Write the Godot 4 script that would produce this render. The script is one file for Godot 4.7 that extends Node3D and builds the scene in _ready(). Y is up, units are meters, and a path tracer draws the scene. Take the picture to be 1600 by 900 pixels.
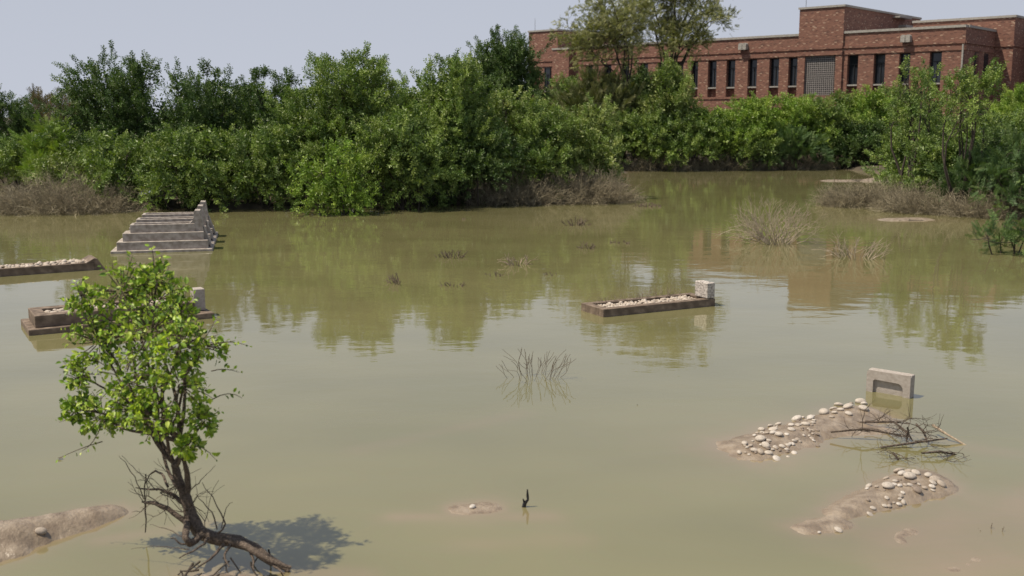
extends Node3D
# A flooded graveyard: brown water, tombs, river stones on mud, shrubs and a brick building. Units are metres; the water lies at y = 0.

var used := {}
var M := {}
var sprig_mesh := {}
var bump_noise := FastNoiseLite.new()
var clump_noise := FastNoiseLite.new()

# ------------------------------------------------------------------ mesh collector
class Mb:
	var v := PackedVector3Array()
	var n := PackedVector3Array()
	var uv := PackedVector2Array()
	var c := PackedColorArray()
	var i := PackedInt32Array()

	func tri(a: Vector3, b: Vector3, d: Vector3) -> void:
		var nn := (d - a).cross(b - a).normalized()
		var k := v.size()
		v.append_array([a, b, d]); n.append_array([nn, nn, nn]); i.append_array([k, k + 1, k + 2])

	func quad(a: Vector3, b: Vector3, d: Vector3, e: Vector3) -> void:
		tri(a, b, d); tri(a, d, e)

	func tube(pts: Array, radii: Array, sides := 6) -> void:
		var k0 := v.size()
		var m := pts.size()
		var ref := Vector3(0.31, 0.2, 0.93).normalized()
		for a in m:
			var p: Vector3 = pts[a]
			var t: Vector3 = (pts[mini(a + 1, m - 1)] - pts[maxi(a - 1, 0)]).normalized()
			var x := t.cross(ref)
			if x.length() < 0.05:
				x = t.cross(Vector3.RIGHT)
			x = x.normalized()
			var y := t.cross(x).normalized()
			for s in sides:
				var f := TAU * s / sides
				var o := x * cos(f) + y * sin(f)
				v.append(p + o * radii[a]); n.append(o)
		for a in m - 1:
			for s in sides:
				var s2 := (s + 1) % sides
				var q0 := k0 + a * sides + s
				var q1 := k0 + a * sides + s2
				var q2 := q1 + sides
				var q3 := q0 + sides
				i.append_array([q0, q2, q1, q0, q3, q2])
		var top := v.size()
		v.append(pts[m - 1] + (pts[m - 1] - pts[m - 2]).normalized() * radii[m - 1] * 0.6)
		n.append((pts[m - 1] - pts[m - 2]).normalized())
		for s in sides:
			i.append_array([k0 + (m - 1) * sides + s, top, k0 + (m - 1) * sides + (s + 1) % sides])

	func box(lo: Vector3, hi: Vector3) -> void:
		var a := Vector3(lo.x, lo.y, hi.z); var b := Vector3(hi.x, lo.y, hi.z); var d := Vector3(hi.x, hi.y, hi.z); var e := Vector3(lo.x, hi.y, hi.z)
		var f := Vector3(lo.x, lo.y, lo.z); var g := Vector3(hi.x, lo.y, lo.z); var h := Vector3(hi.x, hi.y, lo.z); var j := Vector3(lo.x, hi.y, lo.z)
		quad(a, e, d, b); quad(g, h, j, f); quad(f, j, e, a); quad(b, d, h, g); quad(e, j, h, d); quad(f, a, b, g)

	# a prism whose outline (in x and y, counter-clockwise seen from +z) runs from z0 to z1
	func prism(poly: PackedVector2Array, z0: float, z1: float) -> void:
		var t := Geometry2D.triangulate_polygon(poly)
		for k in range(0, t.size(), 3):
			var a := poly[t[k]]; var b := poly[t[k + 1]]; var d := poly[t[k + 2]]
			if (b - a).cross(d - a) > 0.0:
				var sw := b; b = d; d = sw
			tri(Vector3(a.x, a.y, z1), Vector3(b.x, b.y, z1), Vector3(d.x, d.y, z1))
			tri(Vector3(a.x, a.y, z0), Vector3(d.x, d.y, z0), Vector3(b.x, b.y, z0))
		for k in poly.size():
			var a := poly[k]; var b := poly[(k + 1) % poly.size()]
			quad(Vector3(a.x, a.y, z0), Vector3(a.x, a.y, z1), Vector3(b.x, b.y, z1), Vector3(b.x, b.y, z0))

	# a block with rounded, slightly worn edges
	func block(lo: Vector3, hi: Vector3, r: float, rough: float, step: float, ns: FastNoiseLite) -> void:
		var ctr := (lo + hi) * 0.5
		var half := (hi - lo) * 0.5
		r = minf(r, half[half.min_axis_index()] * 0.9)
		var inner := half - Vector3(r, r, r)
		for face in 6:
			var ax := face / 2
			var sg := 1.0 if face % 2 == 0 else -1.0
			var ux := (ax + 1) % 3
			var vx := (ax + 2) % 3
			var cu := clampi(int(2.0 * half[ux] / step), 1, 60) + 4
			var cv := clampi(int(2.0 * half[vx] / step), 1, 60) + 4
			var us := lines(half[ux], r, cu)
			var vs := lines(half[vx], r, cv)
			var k0 := v.size()
			for b in vs.size():
				for a in us.size():
					var p := Vector3.ZERO
					p[ax] = half[ax] * sg; p[ux] = us[a]; p[vx] = vs[b]
					var q := p.clamp(-inner, inner)
					var o := (p - q).normalized()
					var w := q + o * r
					w += o * rough * ns.get_noise_3dv((w + ctr) * 9.0)
					v.append(ctr + w); n.append(o)
			var m := us.size()
			for b in vs.size() - 1:
				for a in m - 1:
					var q0 := k0 + b * m + a
					if sg > 0.0:
						i.append_array([q0, q0 + m, q0 + m + 1, q0, q0 + m + 1, q0 + 1])
					else:
						i.append_array([q0, q0 + m + 1, q0 + m, q0, q0 + 1, q0 + m + 1])

	func lines(h: float, r: float, count: int) -> PackedFloat32Array:
		var o := PackedFloat32Array([-h, -h + r * 0.3, -h + r])
		var mid := maxi(count - 4, 1)
		for k in range(1, mid):
			o.append(lerpf(-h + r, h - r, float(k) / mid))
		o.append_array([h - r, h - r * 0.3, h])
		return o

	# a worn pebble
	func pebble(at: Vector3, size: Vector3, turn: Basis, ns: FastNoiseLite, ring := 7, seg := 10) -> void:
		var k0 := v.size()
		for a in ring + 1:
			var f := PI * a / ring
			for s in seg:
				var g := TAU * s / seg
				var o := Vector3(sin(f) * cos(g), cos(f), sin(f) * sin(g))
				var w := 1.0 + 0.22 * ns.get_noise_3dv(o * 6.0 + at * 37.0)
				v.append(at + turn * (o * size * w)); n.append((turn * (o / size)).normalized())
		for a in ring:
			for s in seg:
				var s2 := (s + 1) % seg
				var q0 := k0 + a * seg + s
				var q1 := k0 + a * seg + s2
				i.append_array([q0, q1 + seg, q1, q0, q0 + seg, q1 + seg])

	func mesh() -> ArrayMesh:
		var arr := []
		arr.resize(Mesh.ARRAY_MAX)
		arr[Mesh.ARRAY_VERTEX] = v; arr[Mesh.ARRAY_NORMAL] = n; arr[Mesh.ARRAY_INDEX] = i
		if c.size() == v.size(): arr[Mesh.ARRAY_COLOR] = c
		if uv.size() == v.size(): arr[Mesh.ARRAY_TEX_UV] = uv
		var m := ArrayMesh.new()
		m.add_surface_from_arrays(Mesh.PRIMITIVE_TRIANGLES, arr)
		return m

# ------------------------------------------------------------------ objects
func numbered(called: String) -> String:
	var k: int = used.get(called, 0)
	used[called] = k + 1
	return called if k == 0 else "%s_%03d" % [called, k]

func tag(o: Node3D, label: String, category := "", group := "", kind := "") -> Node3D:
	if label: o.set_meta("label", label)
	if category: o.set_meta("category", category)
	if group: o.set_meta("group", group)
	if kind: o.set_meta("kind", kind)
	return o

func thing(called: String, label: String, category: String, at := Vector3.ZERO, turn := 0.0, group := "") -> Node3D:
	var o := Node3D.new()
	o.name = numbered(called)
	o.position = at
	o.rotation.y = turn
	tag(o, label, category, group)
	add_child(o)
	return o

func obj(called: String, m: Mesh, mat: Material, parent: Node3D = null) -> MeshInstance3D:
	var o := MeshInstance3D.new()
	o.name = called if parent else numbered(called)
	o.mesh = m
	o.material_override = mat
	(parent if parent else self).add_child(o, true)
	return o

func many(called: String, m: Mesh, mat: Material, where: Array, tints: PackedColorArray, parent: Node3D) -> MultiMeshInstance3D:
	var mm := MultiMesh.new()
	mm.transform_format = MultiMesh.TRANSFORM_3D
	mm.use_colors = true
	mm.mesh = m
	mm.instance_count = where.size()
	for k in where.size():
		mm.set_instance_transform(k, where[k])
		mm.set_instance_color(k, tints[k])
	var o := MultiMeshInstance3D.new()
	o.name = called
	o.multimesh = mm
	o.material_override = mat
	o.set_meta("kind", "stuff")
	parent.add_child(o, true)
	return o

func rand(sd: int) -> RandomNumberGenerator:
	var r := RandomNumberGenerator.new()
	r.seed = sd
	return r

func ball(r: RandomNumberGenerator) -> Vector3:
	var y := r.randf_range(-1, 1)
	var a := r.randf() * TAU
	var q := sqrt(1.0 - y * y)
	return Vector3(q * cos(a), y, q * sin(a))

func aligned(dir: Vector3, roll: float) -> Basis:
	var y := dir.normalized()
	var x := y.cross(Vector3(0.13, 0.27, 0.95))
	if x.length() < 0.05: x = y.cross(Vector3.RIGHT)
	x = x.normalized()
	return Basis(x, y, x.cross(y)).rotated(y, roll)

# ------------------------------------------------------------------ materials
func noise_texture(sd: int, freq: float, ramp: Array, size := 512, octaves := 4, kind := FastNoiseLite.TYPE_SIMPLEX_SMOOTH) -> NoiseTexture2D:
	var f := FastNoiseLite.new()
	f.seed = sd; f.frequency = freq; f.fractal_octaves = octaves; f.noise_type = kind
	var t := NoiseTexture2D.new()
	t.width = size; t.height = size; t.seamless = true; t.noise = f
	if ramp.size():
		var g := Gradient.new()
		var at := PackedFloat32Array(); var cs := PackedColorArray()
		for k in ramp.size():
			at.append(ramp[k][0]); cs.append(ramp[k][1].linear_to_srgb())
		g.offsets = at; g.colors = cs
		t.color_ramp = g
	return t

# ramp colours are linear, real-world base colours
func surface(ramp: Array, scale: float, rough: float, bump: Texture2D = null, bump_cm := 0.0, freq := 0.012, sd := 1, spec := 0.5) -> StandardMaterial3D:
	var m := StandardMaterial3D.new()
	m.albedo_texture = noise_texture(sd, freq, ramp)
	m.uv1_triplanar = true
	m.uv1_world_triplanar = true
	m.uv1_scale = Vector3.ONE * scale
	m.roughness = rough
	m.metallic_specular = spec
	if bump:
		m.heightmap_enabled = true
		m.heightmap_texture = bump
		m.heightmap_scale = bump_cm
	return m

func leaf_material(rough: float, through: Color) -> StandardMaterial3D:
	var m := StandardMaterial3D.new()
	m.vertex_color_use_as_albedo = true
	m.roughness = rough
	m.metallic_specular = 0.45
	m.backlight_enabled = true
	m.backlight = through
	return m

func brick_texture() -> ImageTexture:
	var w := 512
	var h := 512
	var im := Image.create(w, h, false, Image.FORMAT_RGB8)
	var r := rand(77)
	var across := 16
	var rows := 32
	im.fill(Color(0.20, 0.135, 0.105).linear_to_srgb())
	for row in rows:
		for k in across:
			var base := Color(0.172, 0.077, 0.055)
			var f := r.randf()
			base = base.lerp(Color(0.228, 0.100, 0.070), r.randf())
			if f < 0.08: base = Color(0.30, 0.16, 0.11)
			elif f < 0.135: base = Color(0.42, 0.29, 0.21)
			elif f < 0.26: base = Color(0.115, 0.048, 0.036)
			var bx := k * 32 + (16 if row % 2 else 0)
			var by := row * 16
			for yy in range(by + 2, by + 15):
				for xx in range(bx + 1, bx + 31):
					var e := 0.9 + 0.2 * r.randf()
					im.set_pixel(xx % w, yy, Color(base.r * e, base.g * e, base.b * e).linear_to_srgb())
	return ImageTexture.create_from_image(im)

func materials() -> void:
	var grain := noise_texture(5, 0.09, [], 512, 5)
	var pits := noise_texture(6, 0.035, [], 512, 5)
	M.concrete = surface([[0.25, Color(0.245, 0.21, 0.18)], [0.55, Color(0.345, 0.305, 0.27)], [0.8, Color(0.43, 0.39, 0.35)]], 0.9, 0.9, grain, 0.5, 0.012, 11)
	M.pale_concrete = surface([[0.2, Color(0.31, 0.27, 0.235)], [0.45, Color(0.36, 0.32, 0.285)], [0.8, Color(0.42, 0.38, 0.345)]], 2.6, 0.9, grain, 0.35, 0.016, 12)
	M.damp_concrete = surface([[0.25, Color(0.095, 0.068, 0.048)], [0.55, Color(0.16, 0.117, 0.085)], [0.8, Color(0.24, 0.185, 0.138)]], 0.9, 0.75, grain, 0.5, 0.012, 13)
	M.worn_stone = surface([[0.25, Color(0.14, 0.125, 0.115)], [0.42, Color(0.38, 0.34, 0.31)], [0.75, Color(0.56, 0.52, 0.48)]], 1.9, 0.9, pits, 0.5, 0.02, 14)
	M.mud = surface([[0.2, Color(0.165, 0.125, 0.09)], [0.5, Color(0.235, 0.185, 0.135)], [0.8, Color(0.30, 0.245, 0.185)]], 0.8, 0.38, noise_texture(8, 0.03, [], 1024, 6), 0.8, 0.014, 15)
	M.earth = surface([[0.2, Color(0.045, 0.036, 0.024)], [0.8, Color(0.10, 0.078, 0.052)]], 0.2, 0.95, null, 0.0, 0.02, 16)
	M.bark = surface([[0.25, Color(0.055, 0.04, 0.03)], [0.55, Color(0.12, 0.09, 0.068)], [0.8, Color(0.21, 0.165, 0.13)]], 5.0, 0.9, pits, 1.2, 0.02, 17)
	M.dark_bark = surface([[0.25, Color(0.035, 0.028, 0.022)], [0.8, Color(0.09, 0.072, 0.056)]], 2.0, 0.95, null, 0.0, 0.02, 18)
	M.dry_wood = surface([[0.25, Color(0.15, 0.118, 0.09)], [0.75, Color(0.31, 0.25, 0.19)]], 3.0, 0.9, null, 0.0, 0.02, 19)
	M.pale_wood = surface([[0.25, Color(0.22, 0.17, 0.12)], [0.75, Color(0.42, 0.34, 0.25)]], 3.0, 0.9, null, 0.0, 0.02, 20)
	M.bleached_wood = surface([[0.25, Color(0.26, 0.21, 0.15)], [0.75, Color(0.43, 0.365, 0.275)]], 3.0, 0.9, null, 0.0, 0.02, 29)
	M.stalk = surface([[0.25, Color(0.10, 0.073, 0.052)], [0.75, Color(0.19, 0.148, 0.108)]], 3.0, 0.9, null, 0.0, 0.02, 28)
	M.stone = []
	for c in [Color(0.43, 0.38, 0.325), Color(0.50, 0.455, 0.405), Color(0.35, 0.295, 0.24), Color(0.22, 0.175, 0.14)]:
		M.stone.append(surface([[0.2, c * 0.72], [0.5, c], [0.85, c * 1.12]], 5.0, 0.7, grain, 0.15, 0.015, 21 + M.stone.size()))
	M.gravel = StandardMaterial3D.new()
	M.gravel.vertex_color_use_as_albedo = true
	M.gravel.roughness = 0.85
	M.leaf = leaf_material(0.47, Color(0.62, 0.68, 0.25))
	M.feather = leaf_material(0.6, Color(0.66, 0.70, 0.3))
	M.twig = StandardMaterial3D.new()
	M.twig.vertex_color_use_as_albedo = true
	M.twig.roughness = 0.95
	var bt := brick_texture()
	M.brick = StandardMaterial3D.new()
	M.brick.albedo_texture = bt
	M.brick.uv1_triplanar = true
	M.brick.uv1_scale = Vector3(1 / 2.7, 1 / 1.85, 1 / 2.7)
	M.brick.uv1_triplanar_sharpness = 8.0
	M.brick.roughness = 0.92
	M.coping = surface([[0.25, Color(0.26, 0.245, 0.22)], [0.8, Color(0.42, 0.40, 0.37)]], 0.7, 0.9, null, 0.0, 0.02, 30)
	M.frame = StandardMaterial3D.new()
	M.frame.albedo_color = Color(0.012, 0.012, 0.015).linear_to_srgb()
	M.frame.roughness = 0.5
	M.glass = StandardMaterial3D.new()
	M.glass.albedo_color = Color(0.02, 0.024, 0.03).linear_to_srgb()
	M.glass.roughness = 0.06
	M.jali = surface([[0.25, Color(0.20, 0.185, 0.18)], [0.8, Color(0.30, 0.28, 0.27)]], 0.7, 0.9, null, 0.0, 0.02, 31)
	M.metal = StandardMaterial3D.new()
	M.metal.albedo_color = Color(0.45, 0.45, 0.45)
	M.metal.metallic = 0.6
	M.metal.roughness = 0.5
	# silty water: over shallow mud it carries the mud's tone (vertex colour)
	var w := StandardMaterial3D.new()
	w.albedo_texture = noise_texture(40, 0.004, [[0.2, WATER_LOW / DEEP], [0.8, WATER_HIGH / DEEP]], 1024, 3)
	w.uv1_triplanar = true
	w.uv1_world_triplanar = true
	w.uv1_scale = Vector3(0.05, 0.1, 0.085)
	w.vertex_color_use_as_albedo = true
	w.roughness = 0.04
	w.metallic_specular = 0.68
	w.heightmap_enabled = true
	w.heightmap_texture = noise_texture(41, 0.008, [], 2048, 4)
	w.heightmap_scale = RIPPLE
	M.water = w

const WATER_LOW := Color(0.150, 0.141, 0.064)
const WATER_HIGH := Color(0.178, 0.166, 0.078)
const DEEP := 0.6
const RIPPLE := 0.21

# ------------------------------------------------------------------ the lie of the land
const SHORE := [[-90.0, 30.5], [-15.5, 33.8], [-12.0, 34.3], [-6.0, 35.4], [-2.0, 37.6], [1.8, 38.5], [3.6, 39.2], [90.0, 39.4]]

func along(table: Array, x: float) -> float:
	for k in table.size() - 1:
		if x <= table[k + 1][0]:
			return lerpf(table[k][1], table[k + 1][1], clampf((x - table[k][0]) / (table[k + 1][0] - table[k][0]), 0, 1))
	return table[-1][1]

func land(x: float, z: float) -> float:
	var d := -z
	var a := minf(d - along(SHORE, x), lerpf(3.8, 6.6, clampf((d - 37.0) / 24.0, 0, 1)) - x)
	if x < -14.0:
		a = minf(a, maxf(along(SHORE, x) + 5.0 - d, d - 46.0))
	var b := minf(x - lerpf(13.9, 19.0, clampf((d - 32.0) / 24.0, 0, 1)), d - 33.2)
	return maxf(maxf(a, b), d - (60.0 + 0.325 * maxf(x, 0.0)))

# mud rises: ends, radii where the water meets them, heights of the crest; negative heights are shoals under water
const RISES := [
	[Vector2(2.2, -9.42), Vector2(3.62, -10.55), 0.30, 0.28, 0.055, 0.085],
	[Vector2(2.9, -9.95), Vector2(3.6, -10.02), 0.17, 0.14, 0.04, 0.02],
	[Vector2(2.55, -7.82), Vector2(3.42, -8.5), 0.14, 0.29, 0.035, 0.10],
	[Vector2(2.2, -7.50), Vector2(2.45, -7.62), 0.12, 0.14, 0.014, 0.025],
	[Vector2(-4.8, -6.2), Vector2(-3.14, -7.80), 0.60, 0.15, 0.30, 0.07],
	[Vector2(-2.0, -6.56), Vector2(-1.72, -6.50), 0.20, 0.18, 0.02, 0.02],
	[Vector2(-0.40, -7.9), Vector2(-0.2, -7.94), 0.12, 0.12, 0.010, 0.010],
	[Vector2(15.1, -50.3), Vector2(15.9, -50.3), 0.45, 0.5, 0.06, 0.06],
	[Vector2(17.1, -50.4), Vector2(19.5, -52.0), 0.7, 1.2, 0.10, 0.2],
	[Vector2(11.2, -31.3), Vector2(12.2, -31.4), 0.32, 0.36, 0.05, 0.06],
]
const SHOALS := [
	[Vector2(-1.4, -9.4), Vector2(0.1, -10.6), 0.40, -0.085],
	[Vector2(2.75, -7.25), Vector2(4.6, -8.3), 0.75, -0.012],
	[Vector2(3.0, -6.8), Vector2(4.6, -7.2), 0.9, -0.01],
	[Vector2(-0.9, -7.75), Vector2(0.3, -7.75), 0.36, -0.03],
	[Vector2(-0.4, -7.2), Vector2(0.5, -7.3), 0.35, -0.08],
	[Vector2(-3.0, -7.3), Vector2(-2.3, -7.6), 0.35, -0.04],
	[Vector2(-1.6, -6.75), Vector2(-1.0, -6.7), 0.3, -0.03],
	[Vector2(3.8, -9.9), Vector2(4.6, -9.3), 0.4, -0.06],
	[Vector2(2.1, -9.4), Vector2(3.7, -10.6), 0.55, -0.02],
	[Vector2(2.2, -7.6), Vector2(3.5, -8.5), 0.45, -0.015],
]

func rise(x: float, z: float) -> float:
	var p := Vector2(x, z)
	var best := -9.0
	for r in RISES:
		var a: Vector2 = r[0]
		var ab: Vector2 = r[1] - a
		var t := clampf((p - a).dot(ab) / ab.length_squared(), 0, 1)
		var dist := p.distance_to(a + ab * t)
		var rad := lerpf(r[2], r[3], t)
		if dist > rad * 9.0:
			continue
		var hc := lerpf(r[4], r[5], t)
		var big := rad if rad > 0.55 else 0.3
		rad *= 1.0 + 0.26 * bump_noise.get_noise_2d(x / big * 22.0, z / big * 22.0) + 0.12 * bump_noise.get_noise_2d(x * 300.0, z * 300.0)
		var q := dist / rad
		var h := hc * (1.0 - q * q) if q < 1.0 else -0.5 * (1.0 - exp(-(q - 1.0) * 3.2 * maxf(hc, 0.06)))
		if q < 1.6:
			h += (0.06 * hc + 0.0025) * bump_noise.get_noise_2d(x * 260.0, z * 260.0) + 0.14 * hc * bump_noise.get_noise_2d(x * 90.0 + 9.0, z * 90.0)
		best = maxf(best, h)
	return best

func bed(x: float, z: float) -> float:
	var h := -0.62 + 0.1 * bump_noise.get_noise_2d(x * 30.0, z * 30.0)
	var l := land(x, z)
	h = lerpf(h, 0.22 + 0.2 * bump_noise.get_noise_2d(x * 14.0, z * 14.0), smoothstep(-1.6, 1.4, l + 1.1 * bump_noise.get_noise_2d(x * 22.0, z * 22.0)))
	h += 1.6 * smoothstep(63.0, 78.0, -z)
	var p := Vector2(x, z)
	for s in SHOALS:
		var a: Vector2 = s[0]
		var ab: Vector2 = s[1] - a
		var t := clampf((p - a).dot(ab) / ab.length_squared(), 0, 1)
		var q: float = p.distance_to(a + ab * t) / (s[2] * (1.0 + 0.3 * bump_noise.get_noise_2d(x * 60.0, z * 60.0)))
		if q < 3.0:
			h = maxf(h, lerpf(h, s[3] + 0.03 * bump_noise.get_noise_2d(x * 80.0, z * 80.0), exp(-q * q)))
	return maxf(h, rise(x, z))

func steps(from: float, to: float, marks: Array) -> PackedFloat32Array:
	# grid lines from .. to; marks: [until, spacing]
	var o := PackedFloat32Array([from])
	var x := from
	for m in marks:
		while x < m[0] - 1e-4:
			x = minf(x + m[1], m[0]); o.append(x)
	if o[-1] < to: o.append(to)
	return o

func sheet(xs: PackedFloat32Array, zs: PackedFloat32Array, height: Callable, tint = null) -> ArrayMesh:
	var b := Mb.new()
	var m := xs.size()
	for z in zs:
		for x in xs:
			b.v.append(Vector3(x, height.call(x, z), z))
			if tint != null: b.c.append(tint.call(x, z))
	b.n.resize(b.v.size())
	for k in zs.size():
		for j in m:
			var l := b.v[k * m + maxi(j - 1, 0)]; var r := b.v[k * m + mini(j + 1, m - 1)]
			var u := b.v[maxi(k - 1, 0) * m + j]; var d := b.v[mini(k + 1, zs.size() - 1) * m + j]
			b.n[k * m + j] = (d - u).cross(r - l).normalized()
	for k in zs.size() - 1:
		for j in m - 1:
			var q := k * m + j   # z grows towards the camera
			b.i.append_array([q, q + 1, q + m + 1, q, q + m + 1, q + m])
	return b.mesh()

# ------------------------------------------------------------------ foliage
func leaf_quad(b: Mb, base: Vector3, dir: Vector3, up: Vector3, length: float, width: float) -> void:
	var side := dir.cross(up).normalized()
	var tip := base + dir * length
	var mid := base + dir * length * 0.42 + up * width * 0.10
	var l := mid - side * width * 0.5 + up * width * 0.16
	var r := mid + side * width * 0.5 + up * width * 0.16
	b.tri(base, l, tip)
	b.tri(base, tip, r)

func make_sprigs() -> void:
	var r := rand(3)
	for variant in ["broad", "feather", "twig"]:
		var b := Mb.new()
		if variant == "broad":
			for k in 10:
				var t := 0.05 + 0.3 * k / 10.0
				var a := k * 2.4 + r.randf()
				var out := Vector3(cos(a), r.randf_range(0.15, 0.9), sin(a)).normalized()
				var up := (Vector3.UP * 0.7 + ball(r) * 0.75).normalized()
				up = (up - out * up.dot(out)).normalized()
				leaf_quad(b, Vector3(0, t, 0) + out * 0.015, out, up, r.randf_range(0.085, 0.125), r.randf_range(0.05, 0.068))
			b.tri(Vector3(-0.004, 0, 0), Vector3(0, 0.36, 0), Vector3(0.004, 0, 0))
		elif variant == "feather":
			for k in 16:
				var t := 0.04 + 0.34 * k / 16.0
				for s in [-1.0, 1.0]:
					var out := Vector3(s, 0.5, r.randf_range(-0.3, 0.3)).normalized()
					var up := Vector3(0, 0.2, 1).normalized()
					up = (up - out * up.dot(out)).normalized()
					leaf_quad(b, Vector3(0, t, 0.02 * sin(k * 1.7)), out, up, r.randf_range(0.07, 0.11) * (1.0 - 0.5 * t), 0.022)
			b.tri(Vector3(-0.004, 0, 0), Vector3(0, 0.4, 0), Vector3(0.004, 0, 0))
		else:
			var spine := []
			for k in 5:
				spine.append(Vector3(0.03 * sin(k * 1.3), 0.17 * k, 0.03 * cos(k * 1.9)))
			b.tube(spine, [0.008, 0.007, 0.006, 0.005, 0.003], 3)
			for k in 9:
				var p: Vector3 = spine[1 + k % 4]
				var o := ball(r); o.y = absf(o.y) + 0.35
				o = o.normalized()
				var l := r.randf_range(0.14, 0.34)
				b.tube([p, p + o * l * 0.5 + ball(r) * 0.02, p + o * l + Vector3(0, 0.03, 0) + ball(r) * 0.04], [0.005, 0.004, 0.0025], 3)
		sprig_mesh[variant] = b.mesh()

# tints: linear leaf colours; one is picked per clump and varied per sprig
const TINTS := {
	"mid": [Color(0.171, 0.248, 0.058), Color(0.227, 0.302, 0.076), Color(0.113, 0.177, 0.045)],
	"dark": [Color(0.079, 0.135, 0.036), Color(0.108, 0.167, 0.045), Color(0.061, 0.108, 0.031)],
	"bright": [Color(0.206, 0.318, 0.046), Color(0.171, 0.268, 0.043), Color(0.268, 0.363, 0.066)],
	"pale": [Color(0.206, 0.278, 0.076), Color(0.167, 0.232, 0.058), Color(0.282, 0.333, 0.111)],
	"blue": [Color(0.095, 0.168, 0.052), Color(0.129, 0.202, 0.058), Color(0.076, 0.137, 0.047)],
	"olive": [Color(0.135, 0.155, 0.055), Color(0.105, 0.125, 0.046), Color(0.17, 0.18, 0.07)],
	"acacia": [Color(0.250, 0.263, 0.106), Color(0.194, 0.206, 0.088), Color(0.312, 0.312, 0.131)],
	"tan": [Color(0.19, 0.155, 0.105), Color(0.16, 0.135, 0.09), Color(0.23, 0.19, 0.13)],
	"twig": [Color(0.25, 0.215, 0.145), Color(0.175, 0.150, 0.10), Color(0.33, 0.29, 0.20)],
}

func shoots(where: Array, tints: PackedColorArray, r: RandomNumberGenerator, ctr: Vector3, rad: Vector3, hue: Array, dens: float, size: float, o: Dictionary, world_at: Vector3) -> void:
	var area := 4.0 * PI * pow((pow(rad.x * rad.y, 1.6) + pow(rad.x * rad.z, 1.6) + pow(rad.y * rad.z, 1.6)) / 3.0, 1.0 / 1.6)
	var count := int(area * dens * 0.5)
	var lift: float = o.get("lift", 0.35)
	var droop: float = o.get("droop", 0.0)
	for k in count:
		var dir := ball(r)
		if dir.y < -0.35 and r.randf() < 0.75 - droop: dir.y = -dir.y
		var hole := clump_noise.get_noise_3dv((world_at + ctr + dir * rad) * 38.0)
		if hole < -0.16: continue
		var reach := 0.84 + 0.95 * hole + r.randf_range(-0.18, 0.18)
		if r.randf() < 0.12 and dir.y > -0.1: reach += r.randf_range(0.1, 0.5) * float(o.get("spike", 1.0))
		var from := ctr + dir * rad * 0.35
		var to := ctr + dir * rad * reach
		var length := from.distance_to(to)
		var bend := Vector3(0, lift * length * (0.3 + 0.7 * absf(1.0 - absf(dir.y))), 0)
		if dir.y < 0.45 and r.randf() < 0.35 + droop: bend = Vector3(0, -0.35 * length - droop * 0.5, 0)
		var n := maxi(5, int(length * 9.0 / size))
		var hue_mix := hue[r.randi() % hue.size()] as Color
		var tuft_tint := r.randf_range(0.82, 1.2)
		for q in n:
			var t := 1.0 - 0.55 * pow((q + r.randf() * 0.5) / n, 1.3)
			var p := from.lerp(to, t) + bend * t * t + ball(r) * 0.105 * size * (0.5 + 0.5 * minf(1.0, 4.0 * (1.02 - t)))
			if p.y + world_at.y < 0.06: continue
			var d := ((to - from).normalized() + bend.normalized() * t * 0.6 + Vector3(0, 0.25, 0) + ball(r) * 0.55).normalized()
			var s := size * r.randf_range(0.7, 1.2) * (1.12 - 0.35 * t)
			where.append(Transform3D(aligned(d, r.randf() * TAU).scaled(Vector3(s, s, s)), p))
			var w := r.randf_range(0.88, 1.14) * tuft_tint
			tints.append(Color(hue_mix.r * w * r.randf_range(0.94, 1.08), hue_mix.g * w, hue_mix.b * w))
	# the older leaves inside
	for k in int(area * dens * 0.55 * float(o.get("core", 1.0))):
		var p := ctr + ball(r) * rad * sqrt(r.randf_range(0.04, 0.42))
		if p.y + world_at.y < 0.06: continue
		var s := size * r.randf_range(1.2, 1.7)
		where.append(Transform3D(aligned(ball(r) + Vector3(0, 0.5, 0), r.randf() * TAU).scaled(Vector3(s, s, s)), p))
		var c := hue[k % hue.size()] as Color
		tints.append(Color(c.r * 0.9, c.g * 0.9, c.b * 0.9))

func limb(b: Mb, r: RandomNumberGenerator, from: Vector3, to: Vector3, r0: float, r1: float, wob: float, sides := 5, seg := 5) -> void:
	var pts := []
	var rr := []
	var k1 := ball(r) * wob
	var k2 := ball(r) * wob
	for k in seg + 1:
		var t := float(k) / seg
		pts.append(from.lerp(to, t) + k1 * sin(t * PI) + k2 * sin(t * TAU) * 0.5)
		rr.append(lerpf(r0, r1, t))
	b.tube(pts, rr, sides)

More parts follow.
